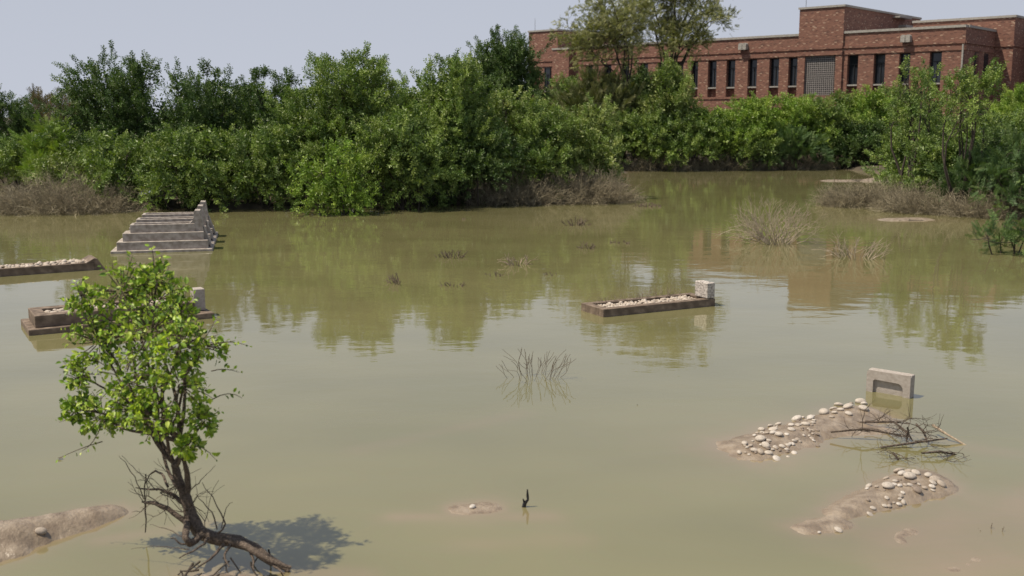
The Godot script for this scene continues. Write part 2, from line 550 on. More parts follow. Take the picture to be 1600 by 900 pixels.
# a bush of the given width, height and depth, rounded out of several leafy masses on stems
func bush(called: String, label: String, category: String, group: String, at: Vector3, w: float, h: float, dp: float, hue: String, sprig: String, n: int, sd: int, o := {}) -> Node3D:
	var r := rand(sd)
	var t := thing(called, label, category, at, 0.0, group)
	var where := []
	var tints := PackedColorArray()
	var wood := Mb.new()
	var size: float = o.get("size", 0.9)
	var dens: float = o.get("dens", 9.5)
	var low: float = o.get("low", 0.16)
	var masses := [[Vector3(0, h * lerpf(low, 0.8, 0.42), 0), Vector3(w * 0.36, h * 0.32, dp * 0.36)]]
	for k in n:
		var f := (k + 0.5) / n
		var fy := lerpf(low, 0.84, pow(f, 0.85))
		var a := k * 2.39996 + r.randf_range(-0.5, 0.5) + sd
		var taper := 1.0 - 0.75 * pow(maxf(0.0, (fy - 0.35) / 0.5), 1.4) * float(o.get("peak", 0.8))
		var q := r.randf_range(0.45, 0.72) * taper
		var s := r.randf_range(0.8, 1.2) * lerpf(1.0, 0.72, f)
		masses.append([Vector3(cos(a) * q * w * 0.5, fy * h, sin(a) * q * dp * 0.5), Vector3(w * 0.25, h * 0.19, dp * 0.25) * s])
	for m in masses:
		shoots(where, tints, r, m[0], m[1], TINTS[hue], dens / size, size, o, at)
		var foot := Vector3(r.randf_range(-0.12, 0.12) * w, -0.5, r.randf_range(-0.12, 0.12) * dp)
		limb(wood, r, foot, m[0], 0.022 * h / 2.0 + 0.012, 0.012, 0.07 * h)
		for k in 4:
			limb(wood, r, m[0] - Vector3(0, m[1].y * 0.4, 0), m[0] + ball(r) * m[1] * 0.9, 0.012, 0.005, 0.05 * h, 3, 4)
	obj("trunk", wood.mesh(), M.dark_bark, t)
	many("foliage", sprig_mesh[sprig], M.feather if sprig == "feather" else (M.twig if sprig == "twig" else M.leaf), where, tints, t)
	return t

# a thicket of bare, dead twigs
func thicket(label: String, group: String, at: Vector3, w: float, h: float, dp: float, count: int, sd: int, hue := "twig") -> void:
	var r := rand(sd)
	var t := thing("dry_thicket", label, "brush", at, 0.0, group)
	var where := []
	var tints := PackedColorArray()
	var wood := Mb.new()
	for k in count:
		var a := r.randf() * TAU
		var q := sqrt(r.randf())
		var top := h * sqrt(maxf(0.05, 1.0 - q * q)) * (0.75 + 0.5 * clump_noise.get_noise_2d(at.x * 40 + cos(a) * q * w * 60, sin(a) * q * dp * 60 + at.z * 40))
		var p := Vector3(cos(a) * q * w * 0.5, r.randf_range(-0.1, maxf(0.05, top - 0.35)), sin(a) * q * dp * 0.5)
		var d := (Vector3(cos(a) * q, 0.55, sin(a) * q) + ball(r) * 0.75).normalized()
		var s := r.randf_range(0.6, 1.15)
		where.append(Transform3D(aligned(d, r.randf() * TAU).scaled(Vector3(s, s, s)), p))
		var c: Color = TINTS[hue][r.randi() % 3]
		var e := r.randf_range(0.7, 1.35)
		tints.append(Color(c.r * e, c.g * e, c.b * e))
	for k in 14:
		var a := r.randf() * TAU
		var q := r.randf_range(0.3, 0.95)
		limb(wood, r, Vector3(r.randf_range(-0.2, 0.2) * w, -0.3, r.randf_range(-0.2, 0.2) * dp), Vector3(cos(a) * q * w * 0.5, h * r.randf_range(0.4, 0.95) * (1.0 - q * 0.5), sin(a) * q * dp * 0.5), 0.018, 0.006, 0.15, 4, 5)
	obj("trunk", wood.mesh(), M.dry_wood, t)
	many("twig", sprig_mesh.twig, M.twig, where, tints, t)

# a branching skeleton; tips collects [point, direction] of the outermost twigs
func grow(b: Mb, r: RandomNumberGenerator, p: Vector3, dir: Vector3, length: float, rad: float, level: int, o: Dictionary, tips: Array) -> void:
	var seg := 4
	var pts := [p]
	var rr := [rad]
	var d := dir.normalized()
	var q := p
	for k in seg:
		d = (d + ball(r) * float(o.get("wander", 0.22)) + Vector3(0, o.get("lift", 0.05), 0)).normalized()
		q += d * length / seg
		pts.append(q)
		rr.append(maxf(rad * lerpf(1.0, o.get("taper", 0.6), float(k + 1) / seg), o.get("least", 0.003)))
	b.tube(pts, rr, 6 if rad > 0.03 else (4 if rad > 0.008 else 3))
	if level == 0:
		tips.append([q, d])
		return
	var kids: int = o.get("kids", 3)
	for k in kids:
		var side := ball(r)
		side = (side - d * side.dot(d)).normalized()
		var nd := (d + side * r.randf_range(0.45, 1.0) * float(o.get("spread", 1.0))).normalized()
		nd.y *= o.get("flat", 1.0)
		var at: Vector3 = q if k < 2 else pts[2 + r.randi() % 2]
		grow(b, r, at, nd, length * r.randf_range(0.62, 0.86), rad * float(o.get("taper", 0.6)) * (1.0 if k == 0 else 0.75), level - 1, o, tips)

# ------------------------------------------------------------------ tombs and stones
func frame_boxes(t: Node3D, called: String, lo: Vector3, hi: Vector3, wall: float, mat: Material, r := 0.012, rough := 0.006) -> void:
	# four kerbs butted end to end round a hollow
	for part in [[lo, Vector3(hi.x, hi.y, lo.z + wall)], [Vector3(lo.x, lo.y, hi.z - wall), hi], [Vector3(lo.x, lo.y, lo.z + wall), Vector3(lo.x + wall, hi.y, hi.z - wall)], [Vector3(hi.x - wall, lo.y, lo.z + wall), Vector3(hi.x, hi.y, hi.z - wall)]]:
		var b := Mb.new()
		b.block(part[0], part[1], r, rough, 0.06, bump_noise)
		obj(called, b.mesh(), mat, t)

func gravel(label: String, category: String, at: Vector3, turn: float, lo: Vector2, hi: Vector2, y: float, count: int, size: float, sd: int) -> void:
	var r := rand(sd)
	var b := Mb.new()
	for k in count:
		var s := size * r.randf_range(0.55, 1.35)
		var k0 := b.v.size()
		b.pebble(Vector3(r.randf_range(lo.x, hi.x), y + r.randf_range(-0.012, 0.028), r.randf_range(lo.y, hi.y)), Vector3(s, s * r.randf_range(0.45, 0.8), s * r.randf_range(0.6, 0.95)), Basis.from_euler(Vector3(r.randf_range(-0.5, 0.5), r.randf() * TAU, r.randf_range(-0.5, 0.5))), bump_noise, 5, 7)
		var c := Color(0.50, 0.44, 0.38).lerp(Color(0.34, 0.28, 0.22), r.randf())
		for q in b.v.size() - k0: b.c.append(c)
	var o := obj("gravel", b.mesh(), M.gravel)
	o.position = at
	o.rotation.y = turn
	tag(o, label, category, "", "stuff")

func tuft(called: String, label: String, group: String, at: Vector3, w: float, h: float, count: int, sd: int, mat: Material, o := {}) -> void:
	var r := rand(sd)
	var b := Mb.new()
	var tips := []
	var lean: Vector3 = o.get("lean", Vector3.ZERO)
	var thick: float = o.get("thick", 0.0048)
	for k in count:
		var a := r.randf() * TAU
		var q := sqrt(r.randf())
		var f := Vector3(cos(a) * q * w * 0.5 * float(o.get("foot", 0.6)), -0.08, sin(a) * q * w * 0.3)
		var d := (Vector3(cos(a) * q * float(o.get("open", 0.7)), 1.0, sin(a) * q * 0.5) + lean + ball(r) * 0.15).normalized()
		grow(b, r, f, d, h * r.randf_range(0.35, 0.62), thick, int(o.get("level", 1)), {"kids": o.get("kids", 2), "spread": o.get("spread", 0.7), "taper": 0.7, "least": 0.0026, "wander": 0.2, "lift": o.get("lift", 0.0)}, tips)
	var m := obj(called, b.mesh(), mat)
	m.position = at
	tag(m, label, "dead plant", group)

func river_stone(x: float, z: float, s: float, sd: int, label: String, group: String, tone := -1) -> void:
	var r := rand(sd)
	var b := Mb.new()
	var flat := r.randf_range(0.36, 0.55)
	b.pebble(Vector3.ZERO, Vector3(s * 0.5, s * 0.5 * flat, s * 0.5 * r.randf_range(0.68, 0.9)), Basis.IDENTITY, bump_noise, 9, 14)
	var f := r.randf()
	var o := obj("river_stone", b.mesh(), M.stone[tone if tone >= 0 else (0 if f < 0.5 else (1 if f < 0.8 else 2))])
	var e := 0.03
	var y := bed(x, z)
	var up := Vector3(bed(x - e, z) - bed(x + e, z), 2 * e, bed(x, z - e) - bed(x, z + e)).normalized()
	o.position = Vector3(x, maxf(y, -0.01) + s * 0.5 * flat * 0.55, z)
	o.basis = aligned((up + ball(r) * 0.15).normalized(), r.randf() * TAU)
	tag(o, label, "stone", group)

func _ready() -> void:
	# camera, sky, sun, exposure
	var cam := Camera3D.new()
	cam.name = "camera"
	cam.position = Vector3(0, 3.05, 0)
	cam.rotation_degrees = Vector3(-9.26, 0, 0)
	cam.fov = 30.51
	cam.near = 0.1
	cam.far = 1500.0
	var lens := CameraAttributesPhysical.new()
	lens.frustum_focal_length = 44.0
	lens.frustum_focus_distance = 15.5
	lens.frustum_near = 0.1
	lens.frustum_far = 1500.0
	lens.exposure_aperture = 2.8
	cam.attributes = lens
	add_child(cam)
	cam.fov = 30.51
	cam.current = true
	var env := Environment.new()
	env.background_mode = Environment.BG_SKY
	var sky := ProceduralSkyMaterial.new()
	sky.sky_top_color = Color(0.20, 0.25, 0.345).linear_to_srgb()
	sky.sky_horizon_color = Color(0.49, 0.52, 0.595).linear_to_srgb()
	sky.sky_curve = 0.62
	sky.ground_bottom_color = Color(0.10, 0.09, 0.06).linear_to_srgb()
	sky.ground_horizon_color = Color(0.45, 0.46, 0.48).linear_to_srgb()
	sky.sun_angle_max = 20.0
	sky.energy_multiplier = 1.0
	env.sky = Sky.new()
	env.sky.sky_material = sky
	env.tonemap_mode = Environment.TONE_MAPPER_LINEAR
	env.tonemap_exposure = 1.1
	env.sdfgi_enabled = true
	env.ssao_enabled = true
	env.ssil_enabled = true
	var around := WorldEnvironment.new()
	around.name = "surroundings"
	around.environment = env
	add_child(around)
	var sun := DirectionalLight3D.new()
	sun.name = "sun"
	sun.light_color = Color(1.0, 0.95, 0.87)
	sun.light_energy = 1.6
	sun.light_angular_distance = 0.8
	sun.shadow_enabled = true
	add_child(sun)
	sun.look_at_from_position(Vector3(-0.462, 0.883, 0.082) * 50.0, Vector3.ZERO)

	bump_noise.seed = 4; bump_noise.frequency = 0.02; bump_noise.fractal_octaves = 3
	clump_noise.seed = 9; clump_noise.frequency = 0.02; clump_noise.fractal_octaves = 2
	materials()
	make_sprigs()
	setting()
	building()
	vegetation()
	tombs()
	stones()
	dead_plants()
	small_tree()

func setting() -> void:
	var gx := steps(-420.0, 420.0, [[-60.0, 30.0], [-24.0, 3.0], [-16.0, 1.0], [-4.2, 0.8], [8.0, 0.8], [26.0, 0.8], [60.0, 3.0], [420.0, 30.0]])
	var gz := steps(-900.0, 8.0, [[-130.0, 70.0], [-72.0, 4.0], [-28.0, 0.8], [8.0, 1.2]])
	tag(obj("ground", sheet(gx, gz, func(x, z): return minf(bed(x, z), -0.45) if z > -28.0 else bed(x, z) - 0.02 if land(x, z) < -3.0 else bed(x, z)), M.earth), "brown earth of the banks and the bed under the water", "ground", "", "structure")
	# mud that comes near the surface in the foreground
	var mx := steps(-5.4, 5.8, [[5.8, 0.035]])
	var mz := steps(-11.6, -5.2, [[-5.2, 0.035]])
	tag(obj("mud", sheet(mx, mz, bed), M.mud), "wet brown mud rising out of the shallow foreground water", "mud", "", "structure")
	for s in [[14.0, 20.6, -54.5, -48.8, "two low sandbars out in the far channel"], [9.6, 14.0, -33.0, -30.0, "small pale sandbar in front of the right bank"]]:
		tag(obj("sandbar", sheet(steps(s[0], s[1], [[s[1], 0.09]]), steps(s[2], s[3], [[s[3], 0.09]]), func(x, z): return maxf(rise(x, z), -0.4)), M.mud), s[4], "sandbar", "", "structure")
	var wx := steps(-120.0, 120.0, [[-24.0, 6.0], [-5.4, 0.8], [5.6, 0.055], [24.0, 0.8], [120.0, 6.0]])
	var wz := steps(-72.0, 12.0, [[-28.0, 0.8], [-11.6, 0.6], [-5.6, 0.055], [12.0, 1.5]])
	var deep := func(x, z):
		var d := maxf(-bed(x, z), 0.0)
		var m := exp(-d / 0.065)
		return Color(lerpf(DEEP, 0.78, m), lerpf(DEEP, 0.645, m), lerpf(DEEP, 0.84, m))
	tag(obj("water", sheet(wx, wz, func(_x, _z): return 0.0, deep), M.water), "calm brown flood water reflecting the shrubs and the sky", "water", "", "structure")

# ------------------------------------------------------------------ building
func wall_box(called: String, lo: Vector3, hi: Vector3, parent: Node3D, mat: Material) -> MeshInstance3D:
	var b := Mb.new()
	b.box(lo, hi)
	return obj(called, b.mesh(), mat, parent)

func window(t: Node3D, x0: float, x1: float, y0: float, y1: float, z: float) -> void:
	# a narrow window set back between the piers: dark frame, two panes, a concrete sill
	var f := Mb.new()
	var e := 0.06
	f.box(Vector3(x0, y0, z), Vector3(x0 + e, y1, z + 0.08))
	f.box(Vector3(x1 - e, y0, z), Vector3(x1, y1, z + 0.08))
	f.box(Vector3(x0 + e, y1 - e, z), Vector3(x1 - e, y1, z + 0.08))
	f.box(Vector3(x0 + e, y0, z), Vector3(x1 - e, y0 + e, z + 0.08))
	var mid := y0 + (y1 - y0) * 0.70
	f.box(Vector3(x0 + e, mid - 0.03, z), Vector3(x1 - e, mid + 0.03, z + 0.08))
	var xm := lerpf(x0, x1, 0.5)
	f.box(Vector3(xm - 0.02, y0 + e, z), Vector3(xm + 0.02, mid - 0.03, z + 0.08))
	var w := obj("window", f.mesh(), M.frame, t)
	for p in [[x0 + e, xm - 0.02, y0 + e, mid - 0.03], [xm + 0.02, x1 - e, y0 + e, mid - 0.03], [x0 + e, x1 - e, mid + 0.03, y1 - e]]:
		wall_box("pane", Vector3(p[0], p[2], z + 0.012), Vector3(p[1], p[3], z + 0.03), w, M.glass)
	wall_box("sill", Vector3(x0 - 0.02, y0 - 0.09, z), Vector3(x1 + 0.02, y0, z + 0.30), w, M.coping)

func facade(t: Node3D, x0: float, x1: float, zf: float, bays: Array, roof: float) -> void:
	# a wall with a recessed bay for each window; flush pieces are butted end to end
	var rec := 0.34
	wall_box("wall", Vector3(x0, -0.5, zf - rec - 0.4), Vector3(x1, roof, zf - rec), t, M.brick)
	wall_box("wall", Vector3(x0, -0.5, zf - rec), Vector3(x1, 4.37, zf), t, M.brick)
	wall_box("wall", Vector3(x0, 6.92, zf - rec), Vector3(x1, roof, zf), t, M.brick)
	wall_box("string_course", Vector3(x0, 4.22, zf), Vector3(x1, 4.36, zf + 0.05), t, M.brick)
	wall_box("string_course", Vector3(x0, 6.97, zf), Vector3(x1, 7.22, zf + 0.05), t, M.brick)
	wall_box("string_course", Vector3(x0, 7.36, zf), Vector3(x1, 7.50, zf + 0.07), t, M.brick)
	wall_box("coping", Vector3(x0, roof, zf - 0.40), Vector3(x1, roof + 0.15, zf + 0.07), t, M.coping)
	var x := x0
	for b in bays:
		if b[0] > x:
			wall_box("pier", Vector3(x, 4.37, zf - rec), Vector3(b[0], 6.92, zf), t, M.brick)
		x = b[1]
		window(t, b[0] + 0.02, b[1] - 0.02, 5.05, 6.90, zf - rec + 0.002)
	if x < x1:
		wall_box("pier", Vector3(x, 4.37, zf - rec), Vector3(x1, 6.92, zf), t, M.brick)

func spout(t: Node3D, x: float, y: float, z: float) -> void:
	for s in [-1.0, 1.0]:
		var b := Mb.new()
		var poly := PackedVector2Array([Vector2(-0.14, -0.22), Vector2(0.14, -0.22)])
		for k in 9:
			var a := PI * k / 8.0
			poly.append(Vector2(0.14 * cos(a), 0.10 + 0.14 * sin(a)))
		b.prism(poly, 0.0, 0.34)
		var o := obj("rain_spout", b.mesh(), M.coping, t)
		o.position = Vector3(x + s * 0.16, y, z)

func building() -> void:
	var t := thing("brick_building", "long red brick building with narrow dark windows and a raised tower behind the shrubs", "building", Vector3(21.4165, 0, -70.0), deg_to_rad(-42.08))
	# left wing, tower, right wing
	facade(t, -22.4, -3.13, -0.12, [[-21.2, -20.5], [-19.4, -18.7], [-17.7, -17.0], [-16.0, -15.3], [-14.4, -13.7], [-12.9, -12.2], [-11.55, -10.95], [-10.12, -9.42], [-8.62, -7.92], [-6.92, -6.22], [-5.28, -4.55], [-3.85, -3.20]], 8.30)
	facade(t, 0.0, 7.70, -0.12, [[0.32, 1.04], [2.08, 2.82], [3.72, 4.42], [5.62, 6.35]], 8.30)
	# tower with a pierced screen
	wall_box("wall", Vector3(-3.13, -0.5, -12.6), Vector3(0.0, 10.0, -0.55), t, M.brick)
	wall_box("wall", Vector3(-3.13, -0.5, -0.55), Vector3(0.0, 4.37, 0.0), t, M.brick)
	wall_box("wall", Vector3(-3.13, 6.95, -0.55), Vector3(0.0, 10.0, 0.0), t, M.brick)
	wall_box("pier", Vector3(-3.13, 4.37, -0.55), Vector3(-2.62, 6.95, 0.0), t, M.brick)
	wall_box("pier", Vector3(-0.46, 4.37, -0.55), Vector3(0.0, 6.95, 0.0), t, M.brick)
	wall_box("string_course", Vector3(-3.13, 6.97, 0.0), Vector3(0.0, 7.22, 0.05), t, M.brick)
	wall_box("string_course", Vector3(-3.13, 7.36, 0.0), Vector3(0.0, 7.52, 0.07), t, M.brick)
	wall_box("coping", Vector3(-3.2, 10.0, -0.42), Vector3(0.07, 10.13, 0.07), t, M.coping)
	wall_box("coping", Vector3(-0.36, 10.0, -12.66), Vector3(0.07, 10.13, -0.42), t, M.coping)
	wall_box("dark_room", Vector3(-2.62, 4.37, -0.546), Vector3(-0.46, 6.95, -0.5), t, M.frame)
	var screen := Mb.new()
	var nx := 15
	var ny := 18
	for k in nx + 1:
		var x := lerpf(-2.60, -0.50, float(k) / nx)
		screen.box(Vector3(x - 0.022, 4.39, -0.20), Vector3(x + 0.022, 6.93, -0.13))
	for k in ny + 1:
		var y := lerpf(4.42, 6.90, float(k) / ny)
		for j in nx:
			screen.box(Vector3(lerpf(-2.60, -0.50, float(j) / nx) + 0.022, y - 0.022, -0.195), Vector3(lerpf(-2.60, -0.50, float(j + 1) / nx) - 0.022, y + 0.022, -0.135))
	tag(obj("lattice_screen", screen.mesh(), M.jali, t), "grey pierced concrete screen in the front of the tower")
	# little roofs and a beam on the tower's side
	wall_box("canopy", Vector3(0.0, 9.80, -9.8), Vector3(0.5, 9.90, -7.7), t, M.coping)
	wall_box("wall", Vector3(0.0, 7.5, -12.5), Vector3(0.45, 9.20, -8.8), t, M.brick)
	wall_box("coping", Vector3(0.0, 9.20, -12.5), Vector3(0.52, 9.36, -8.72), t, M.coping)
	wall_box("canopy", Vector3(0.0, 9.70, -12.45), Vector3(0.5, 9.80, -11.0), t, M.coping)
	wall_box("post", Vector3(0.38, 9.36, -12.45), Vector3(0.48, 9.70, -12.35), t, M.coping)
	# end of the right wing, roofs
	wall_box("wall", Vector3(7.30, -0.5, -5.3), Vector3(7.70, 8.30, -0.86), t, M.brick)
	wall_box("string_course", Vector3(7.70, 7.36, -5.3), Vector3(7.77, 7.50, -0.12), t, M.brick)
	wall_box("string_course", Vector3(7.70, 6.97, -5.3), Vector3(7.75, 7.22, -0.12), t, M.brick)
	wall_box("coping", Vector3(7.30, 8.30, -5.3), Vector3(7.77, 8.45, -0.52), t, M.coping)
	wall_box("roof", Vector3(0.0, 7.8, -5.3), Vector3(7.30, 8.0, -0.86), t, M.coping)
	wall_box("roof", Vector3(-22.4, 7.8, -9.0), Vector3(-3.13, 8.0, -0.86), t, M.coping)
	wall_box("drain_pipe", Vector3(7.55, 4.0, -0.115), Vector3(7.64, 7.30, -0.03), t, M.coping)
	for k in 2:
		var p := window_on_end(t, 7.70, -2.2 - k * 1.7)
		p.name = "window"
	# the block behind the right wing
	wall_box("wall", Vector3(2.4, -0.5, -13.0), Vector3(8.85, 9.15, -5.3), t, M.brick)
	wall_box("coping", Vector3(2.35, 9.15, -5.72), Vector3(8.92, 9.29, -5.23), t, M.coping)
	wall_box("coping", Vector3(8.45, 9.15, -13.0), Vector3(8.92, 9.29, -5.72), t, M.coping)
	wall_box("string_course", Vector3(7.78, 7.36, -5.3), Vector3(8.92, 7.50, -5.23), t, M.brick)
	wall_box("string_course", Vector3(8.85, 7.36, -13.0), Vector3(8.92, 7.50, -5.3), t, M.brick)
	wall_box("wall", Vector3(8.85, -0.5, -13.0), Vector3(24.0, 8.3, -7.6), t, M.brick)
	wall_box("coping", Vector3(8.93, 8.3, -8.0), Vector3(24.0, 8.44, -7.53), t, M.coping)
	for k in 4:
		window(t, 9.6 + k * 1.8, 10.3 + k * 1.8, 5.05, 6.9, -7.6 + 0.002)
	# left block and its pier
	wall_box("wall", Vector3(-27.11, -0.5, -8.0), Vector3(-24.07, 9.75, -0.10), t, M.brick)
	wall_box("coping", Vector3(-27.17, 9.75, -0.5), Vector3(-24.0, 9.88, -0.03), t, M.coping)
	wall_box("coping", Vector3(-24.45, 9.75, -8.0), Vector3(-24.0, 9.88, -0.5), t, M.coping)
	wall_box("string_course", Vector3(-27.11, 6.97, -0.10), Vector3(-24.07, 7.22, -0.05), t, M.brick)
	wall_box("string_course", Vector3(-27.11, 7.36, -0.10), Vector3(-24.07, 7.50, -0.03), t, M.brick)
	window(t, -25.35, -24.72, 5.05, 6.9, -0.10)
	wall_box("pier", Vector3(-24.07, -0.5, -0.9), Vector3(-22.4, 8.2, 0.5), t, M.brick)
	wall_box("coping", Vector3(-24.12, 8.2, -0.95), Vector3(-22.35, 8.34, 0.55), t, M.coping)
	wall_box("down_pipe", Vector3(-24.07, 8.34, -2.6), Vector3(-23.97, 9.75, -2.5), t, M.metal)
	for q in [[-6.95, -0.12], [4.45, -0.12]]:
		spout(t, q[0] - 0.3, 7.78, q[1])
	for q in [[-2.8, 10.13, -0.2, 1.3], [-26.6, 9.88, -0.3, 1.0]]:
		var b := Mb.new()
		b.tube([Vector3(q[0], q[1], q[2]), Vector3(q[0], q[1] + q[3], q[2])], [0.018, 0.01], 5)
		obj("lightning_rod", b.mesh(), M.metal, t)

func window_on_end(t: Node3D, x: float, z: float) -> MeshInstance3D:
	var f := Mb.new()
	f.box(Vector3(x, 5.05, z - 0.35), Vector3(x + 0.03, 6.9, z + 0.35))
	var w := obj("window", f.mesh(), M.frame, t)
	wall_box("pane", Vector3(x + 0.03, 5.1, z - 0.30), Vector3(x + 0.04, 6.85, z + 0.30), w, M.glass)
	wall_box("sill", Vector3(x, 4.96, z - 0.4), Vector3(x + 0.12, 5.05, z + 0.4), w, M.coping)
	return w

# ------------------------------------------------------------------ shrubs and trees
func vegetation() -> void:
	bush("leafy_shrub", "tall dark shrub with ragged top above the stepped tombs", "shrub", "shrubs along the flooded bank", Vector3(-14.04, 0.05, -38.50), 4.97, 5.44, 4.20, "dark", "broad", 9, 100, {"peak": 0.7})
	bush("leafy_shrub", "dark shrub with a notched top just right of the tallest dark shrub on the left", "shrub", "shrubs along the flooded bank", Vector3(-11.04, 0.05, -38.00), 3.61, 5.09, 3.80, "dark", "broad", 8, 101, {"peak": 0.6})
	bush("leafy_shrub", "low rounded shrub overhanging the dry brush left of the stepped tombs", "shrub", "shrubs along the flooded bank", Vector3(-13.09, 0.05, -35.60), 3.62, 2.55, 3.40, "mid", "broad", 7, 102, {"droop": 0.3})
	bush("leafy_shrub", "wide low shrub right behind the stepped tombs", "shrub", "shrubs along the flooded bank", Vector3(-10.55, 0.05, -35.00), 4.28, 2.63, 3.20, "mid", "broad", 10, 103, {"droop": 0.5, "low": 0.2})
	bush("leafy_shrub", "low shrub hanging over dark water to the right of the stepped tombs", "shrub", "shrubs along the flooded bank", Vector3(-8.43, 0.05, -35.40), 3.84, 2.62, 3.20, "mid", "broad", 10, 104, {"droop": 0.5, "low": 0.2})
	bush("leafy_shrub", "upright shrub between the notched dark shrub and the tallest green shrub", "shrub", "shrubs along the flooded bank", Vector3(-8.75, 0.05, -39.00), 3.18, 4.90, 3.60, "dark", "broad", 8, 105, {"peak": 0.6})
	bush("leafy_shrub", "tallest broad green shrub in the middle of the left bank", "shrub", "shrubs along the flooded bank", Vector3(-5.88, 0.05, -37.50), 5.60, 5.34, 4.60, "mid", "broad", 12, 106, {"peak": 0.55, "spike": 0.7})
	bush("leafy_shrub", "small bright shrub spilling down to the waterline, foremost on the left bank", "shrub", "shrubs along the flooded bank", Vector3(-5.60, 0.05, -33.20), 2.52, 2.10, 2.00, "bright", "broad", 9, 107, {"droop": 0.6, "low": 0.03})
	bush("leafy_shrub", "rounded shrub in front of the tallest green shrub, leaves catching the sun", "shrub", "shrubs along the flooded bank", Vector3(-3.78, 0.05, -35.20), 4.06, 3.35, 3.20, "mid", "broad", 11, 108, {"droop": 0.5, "low": 0.2})
	bush("leafy_shrub", "pointed green shrub with drooping right side in the middle of the bank", "shrub", "shrubs along the flooded bank", Vector3(-2.09, 0.05, -37.60), 3.83, 5.25, 4.00, "mid", "broad", 11, 109, {"peak": 1.0, "spike": 0.7})
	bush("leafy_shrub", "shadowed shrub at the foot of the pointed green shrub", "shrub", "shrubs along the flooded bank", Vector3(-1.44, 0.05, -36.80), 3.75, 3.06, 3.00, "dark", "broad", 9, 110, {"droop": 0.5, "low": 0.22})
	bush("leafy_shrub", "pale green shrub below the far dark tree", "shrub", "shrubs along the flooded bank", Vector3(0.00, 0.05, -39.00), 3.44, 4.14, 3.60, "pale", "broad", 8, 111, {})
	bush("leafy_shrub", "rounded pale shrub near the right end of the left bank", "shrub", "shrubs along the flooded bank", Vector3(0.97, 0.05, -38.40), 3.13, 3.65, 3.20, "mid", "broad", 8, 112, {"droop": 0.2})
	bush("leafy_shrub", "rightmost rounded shrub of the left bank above the dry brush", "shrub", "shrubs along the flooded bank", Vector3(2.67, 0.05, -39.60), 3.76, 3.47, 3.60, "pale", "broad", 9, 113, {"droop": 0.2})
	bush("leafy_shrub", "low sunlit shrub filling the gap under the tallest green shrub", "shrub", "shrubs along the flooded bank", Vector3(-7.40, 0.05, -37.20), 3.03, 3.40, 3.00, "mid", "broad", 7, 114, {})
	bush("leafy_shrub", "bushy shrub between the tallest and the pointed green shrubs", "shrub", "shrubs along the flooded bank", Vector3(-3.81, 0.05, -39.50), 3.22, 4.63, 3.60, "mid", "broad", 8, 115, {})
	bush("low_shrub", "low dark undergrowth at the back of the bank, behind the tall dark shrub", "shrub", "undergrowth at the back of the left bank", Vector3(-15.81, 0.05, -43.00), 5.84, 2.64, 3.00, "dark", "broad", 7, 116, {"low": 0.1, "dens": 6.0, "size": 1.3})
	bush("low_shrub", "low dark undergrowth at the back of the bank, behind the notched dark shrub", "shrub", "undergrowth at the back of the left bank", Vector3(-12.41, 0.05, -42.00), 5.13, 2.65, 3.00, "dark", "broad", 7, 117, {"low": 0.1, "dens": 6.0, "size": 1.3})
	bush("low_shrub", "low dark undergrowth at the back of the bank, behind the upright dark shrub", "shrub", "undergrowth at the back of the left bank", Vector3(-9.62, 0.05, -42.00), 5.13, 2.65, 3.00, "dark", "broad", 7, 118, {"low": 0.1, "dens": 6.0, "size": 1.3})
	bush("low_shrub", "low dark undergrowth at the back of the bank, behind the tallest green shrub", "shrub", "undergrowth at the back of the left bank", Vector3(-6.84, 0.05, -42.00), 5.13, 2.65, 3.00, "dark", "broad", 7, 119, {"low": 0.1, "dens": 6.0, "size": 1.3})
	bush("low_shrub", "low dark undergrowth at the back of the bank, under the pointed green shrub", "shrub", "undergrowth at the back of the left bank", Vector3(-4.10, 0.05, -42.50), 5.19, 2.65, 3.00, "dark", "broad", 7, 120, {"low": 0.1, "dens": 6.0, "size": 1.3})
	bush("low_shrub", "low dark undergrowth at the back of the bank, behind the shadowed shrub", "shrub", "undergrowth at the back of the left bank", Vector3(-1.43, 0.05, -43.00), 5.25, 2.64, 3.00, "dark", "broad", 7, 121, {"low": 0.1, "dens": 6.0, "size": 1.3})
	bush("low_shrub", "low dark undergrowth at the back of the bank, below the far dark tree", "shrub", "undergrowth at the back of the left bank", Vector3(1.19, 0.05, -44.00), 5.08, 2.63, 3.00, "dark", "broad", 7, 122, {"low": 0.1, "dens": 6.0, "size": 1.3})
	bush("leafy_shrub", "dark shrub cut by the left edge above the dry clump", "shrub", "shrubs along the flooded bank", Vector3(-22.04, 0.05, -47.00), 3.51, 4.20, 4.00, "dark", "broad", 8, 123, {})
	bush("tamarisk_shrub", "tan feathery shrub standing behind the left shrubs", "shrub", "", Vector3(-25.61, 0.40, -60.00), 5.29, 4.26, 5.00, "tan", "feather", 8, 124, {"dens": 4.5, "size": 1.4})
	bush("leafy_shrub", "bright yellow-green low shrub left of the tall dark shrub", "shrub", "shrubs along the flooded bank", Vector3(-17.77, 0.05, -42.00), 3.71, 2.92, 3.40, "bright", "feather", 7, 125, {"lift": 0.6})
	bush("leafy_shrub", "low green shrub at the left edge behind the dry brush", "shrub", "shrubs along the flooded bank", Vector3(-20.19, 0.05, -43.50), 3.54, 2.23, 3.00, "mid", "broad", 6, 126, {})
	bush("leafy_shrub", "yellowish low shrub above the dry brush on the left", "shrub", "shrubs along the flooded bank", Vector3(-16.13, 0.05, -38.50), 2.87, 1.73, 2.60, "pale", "broad", 6, 127, {"droop": 0.2})
	bush("far_tree", "small far tree seen through the gap between the left shrubs", "tree", "", Vector3(-20.52, 0.40, -82.00), 3.90, 5.41, 4.00, "dark", "broad", 6, 128, {"size": 1.6})
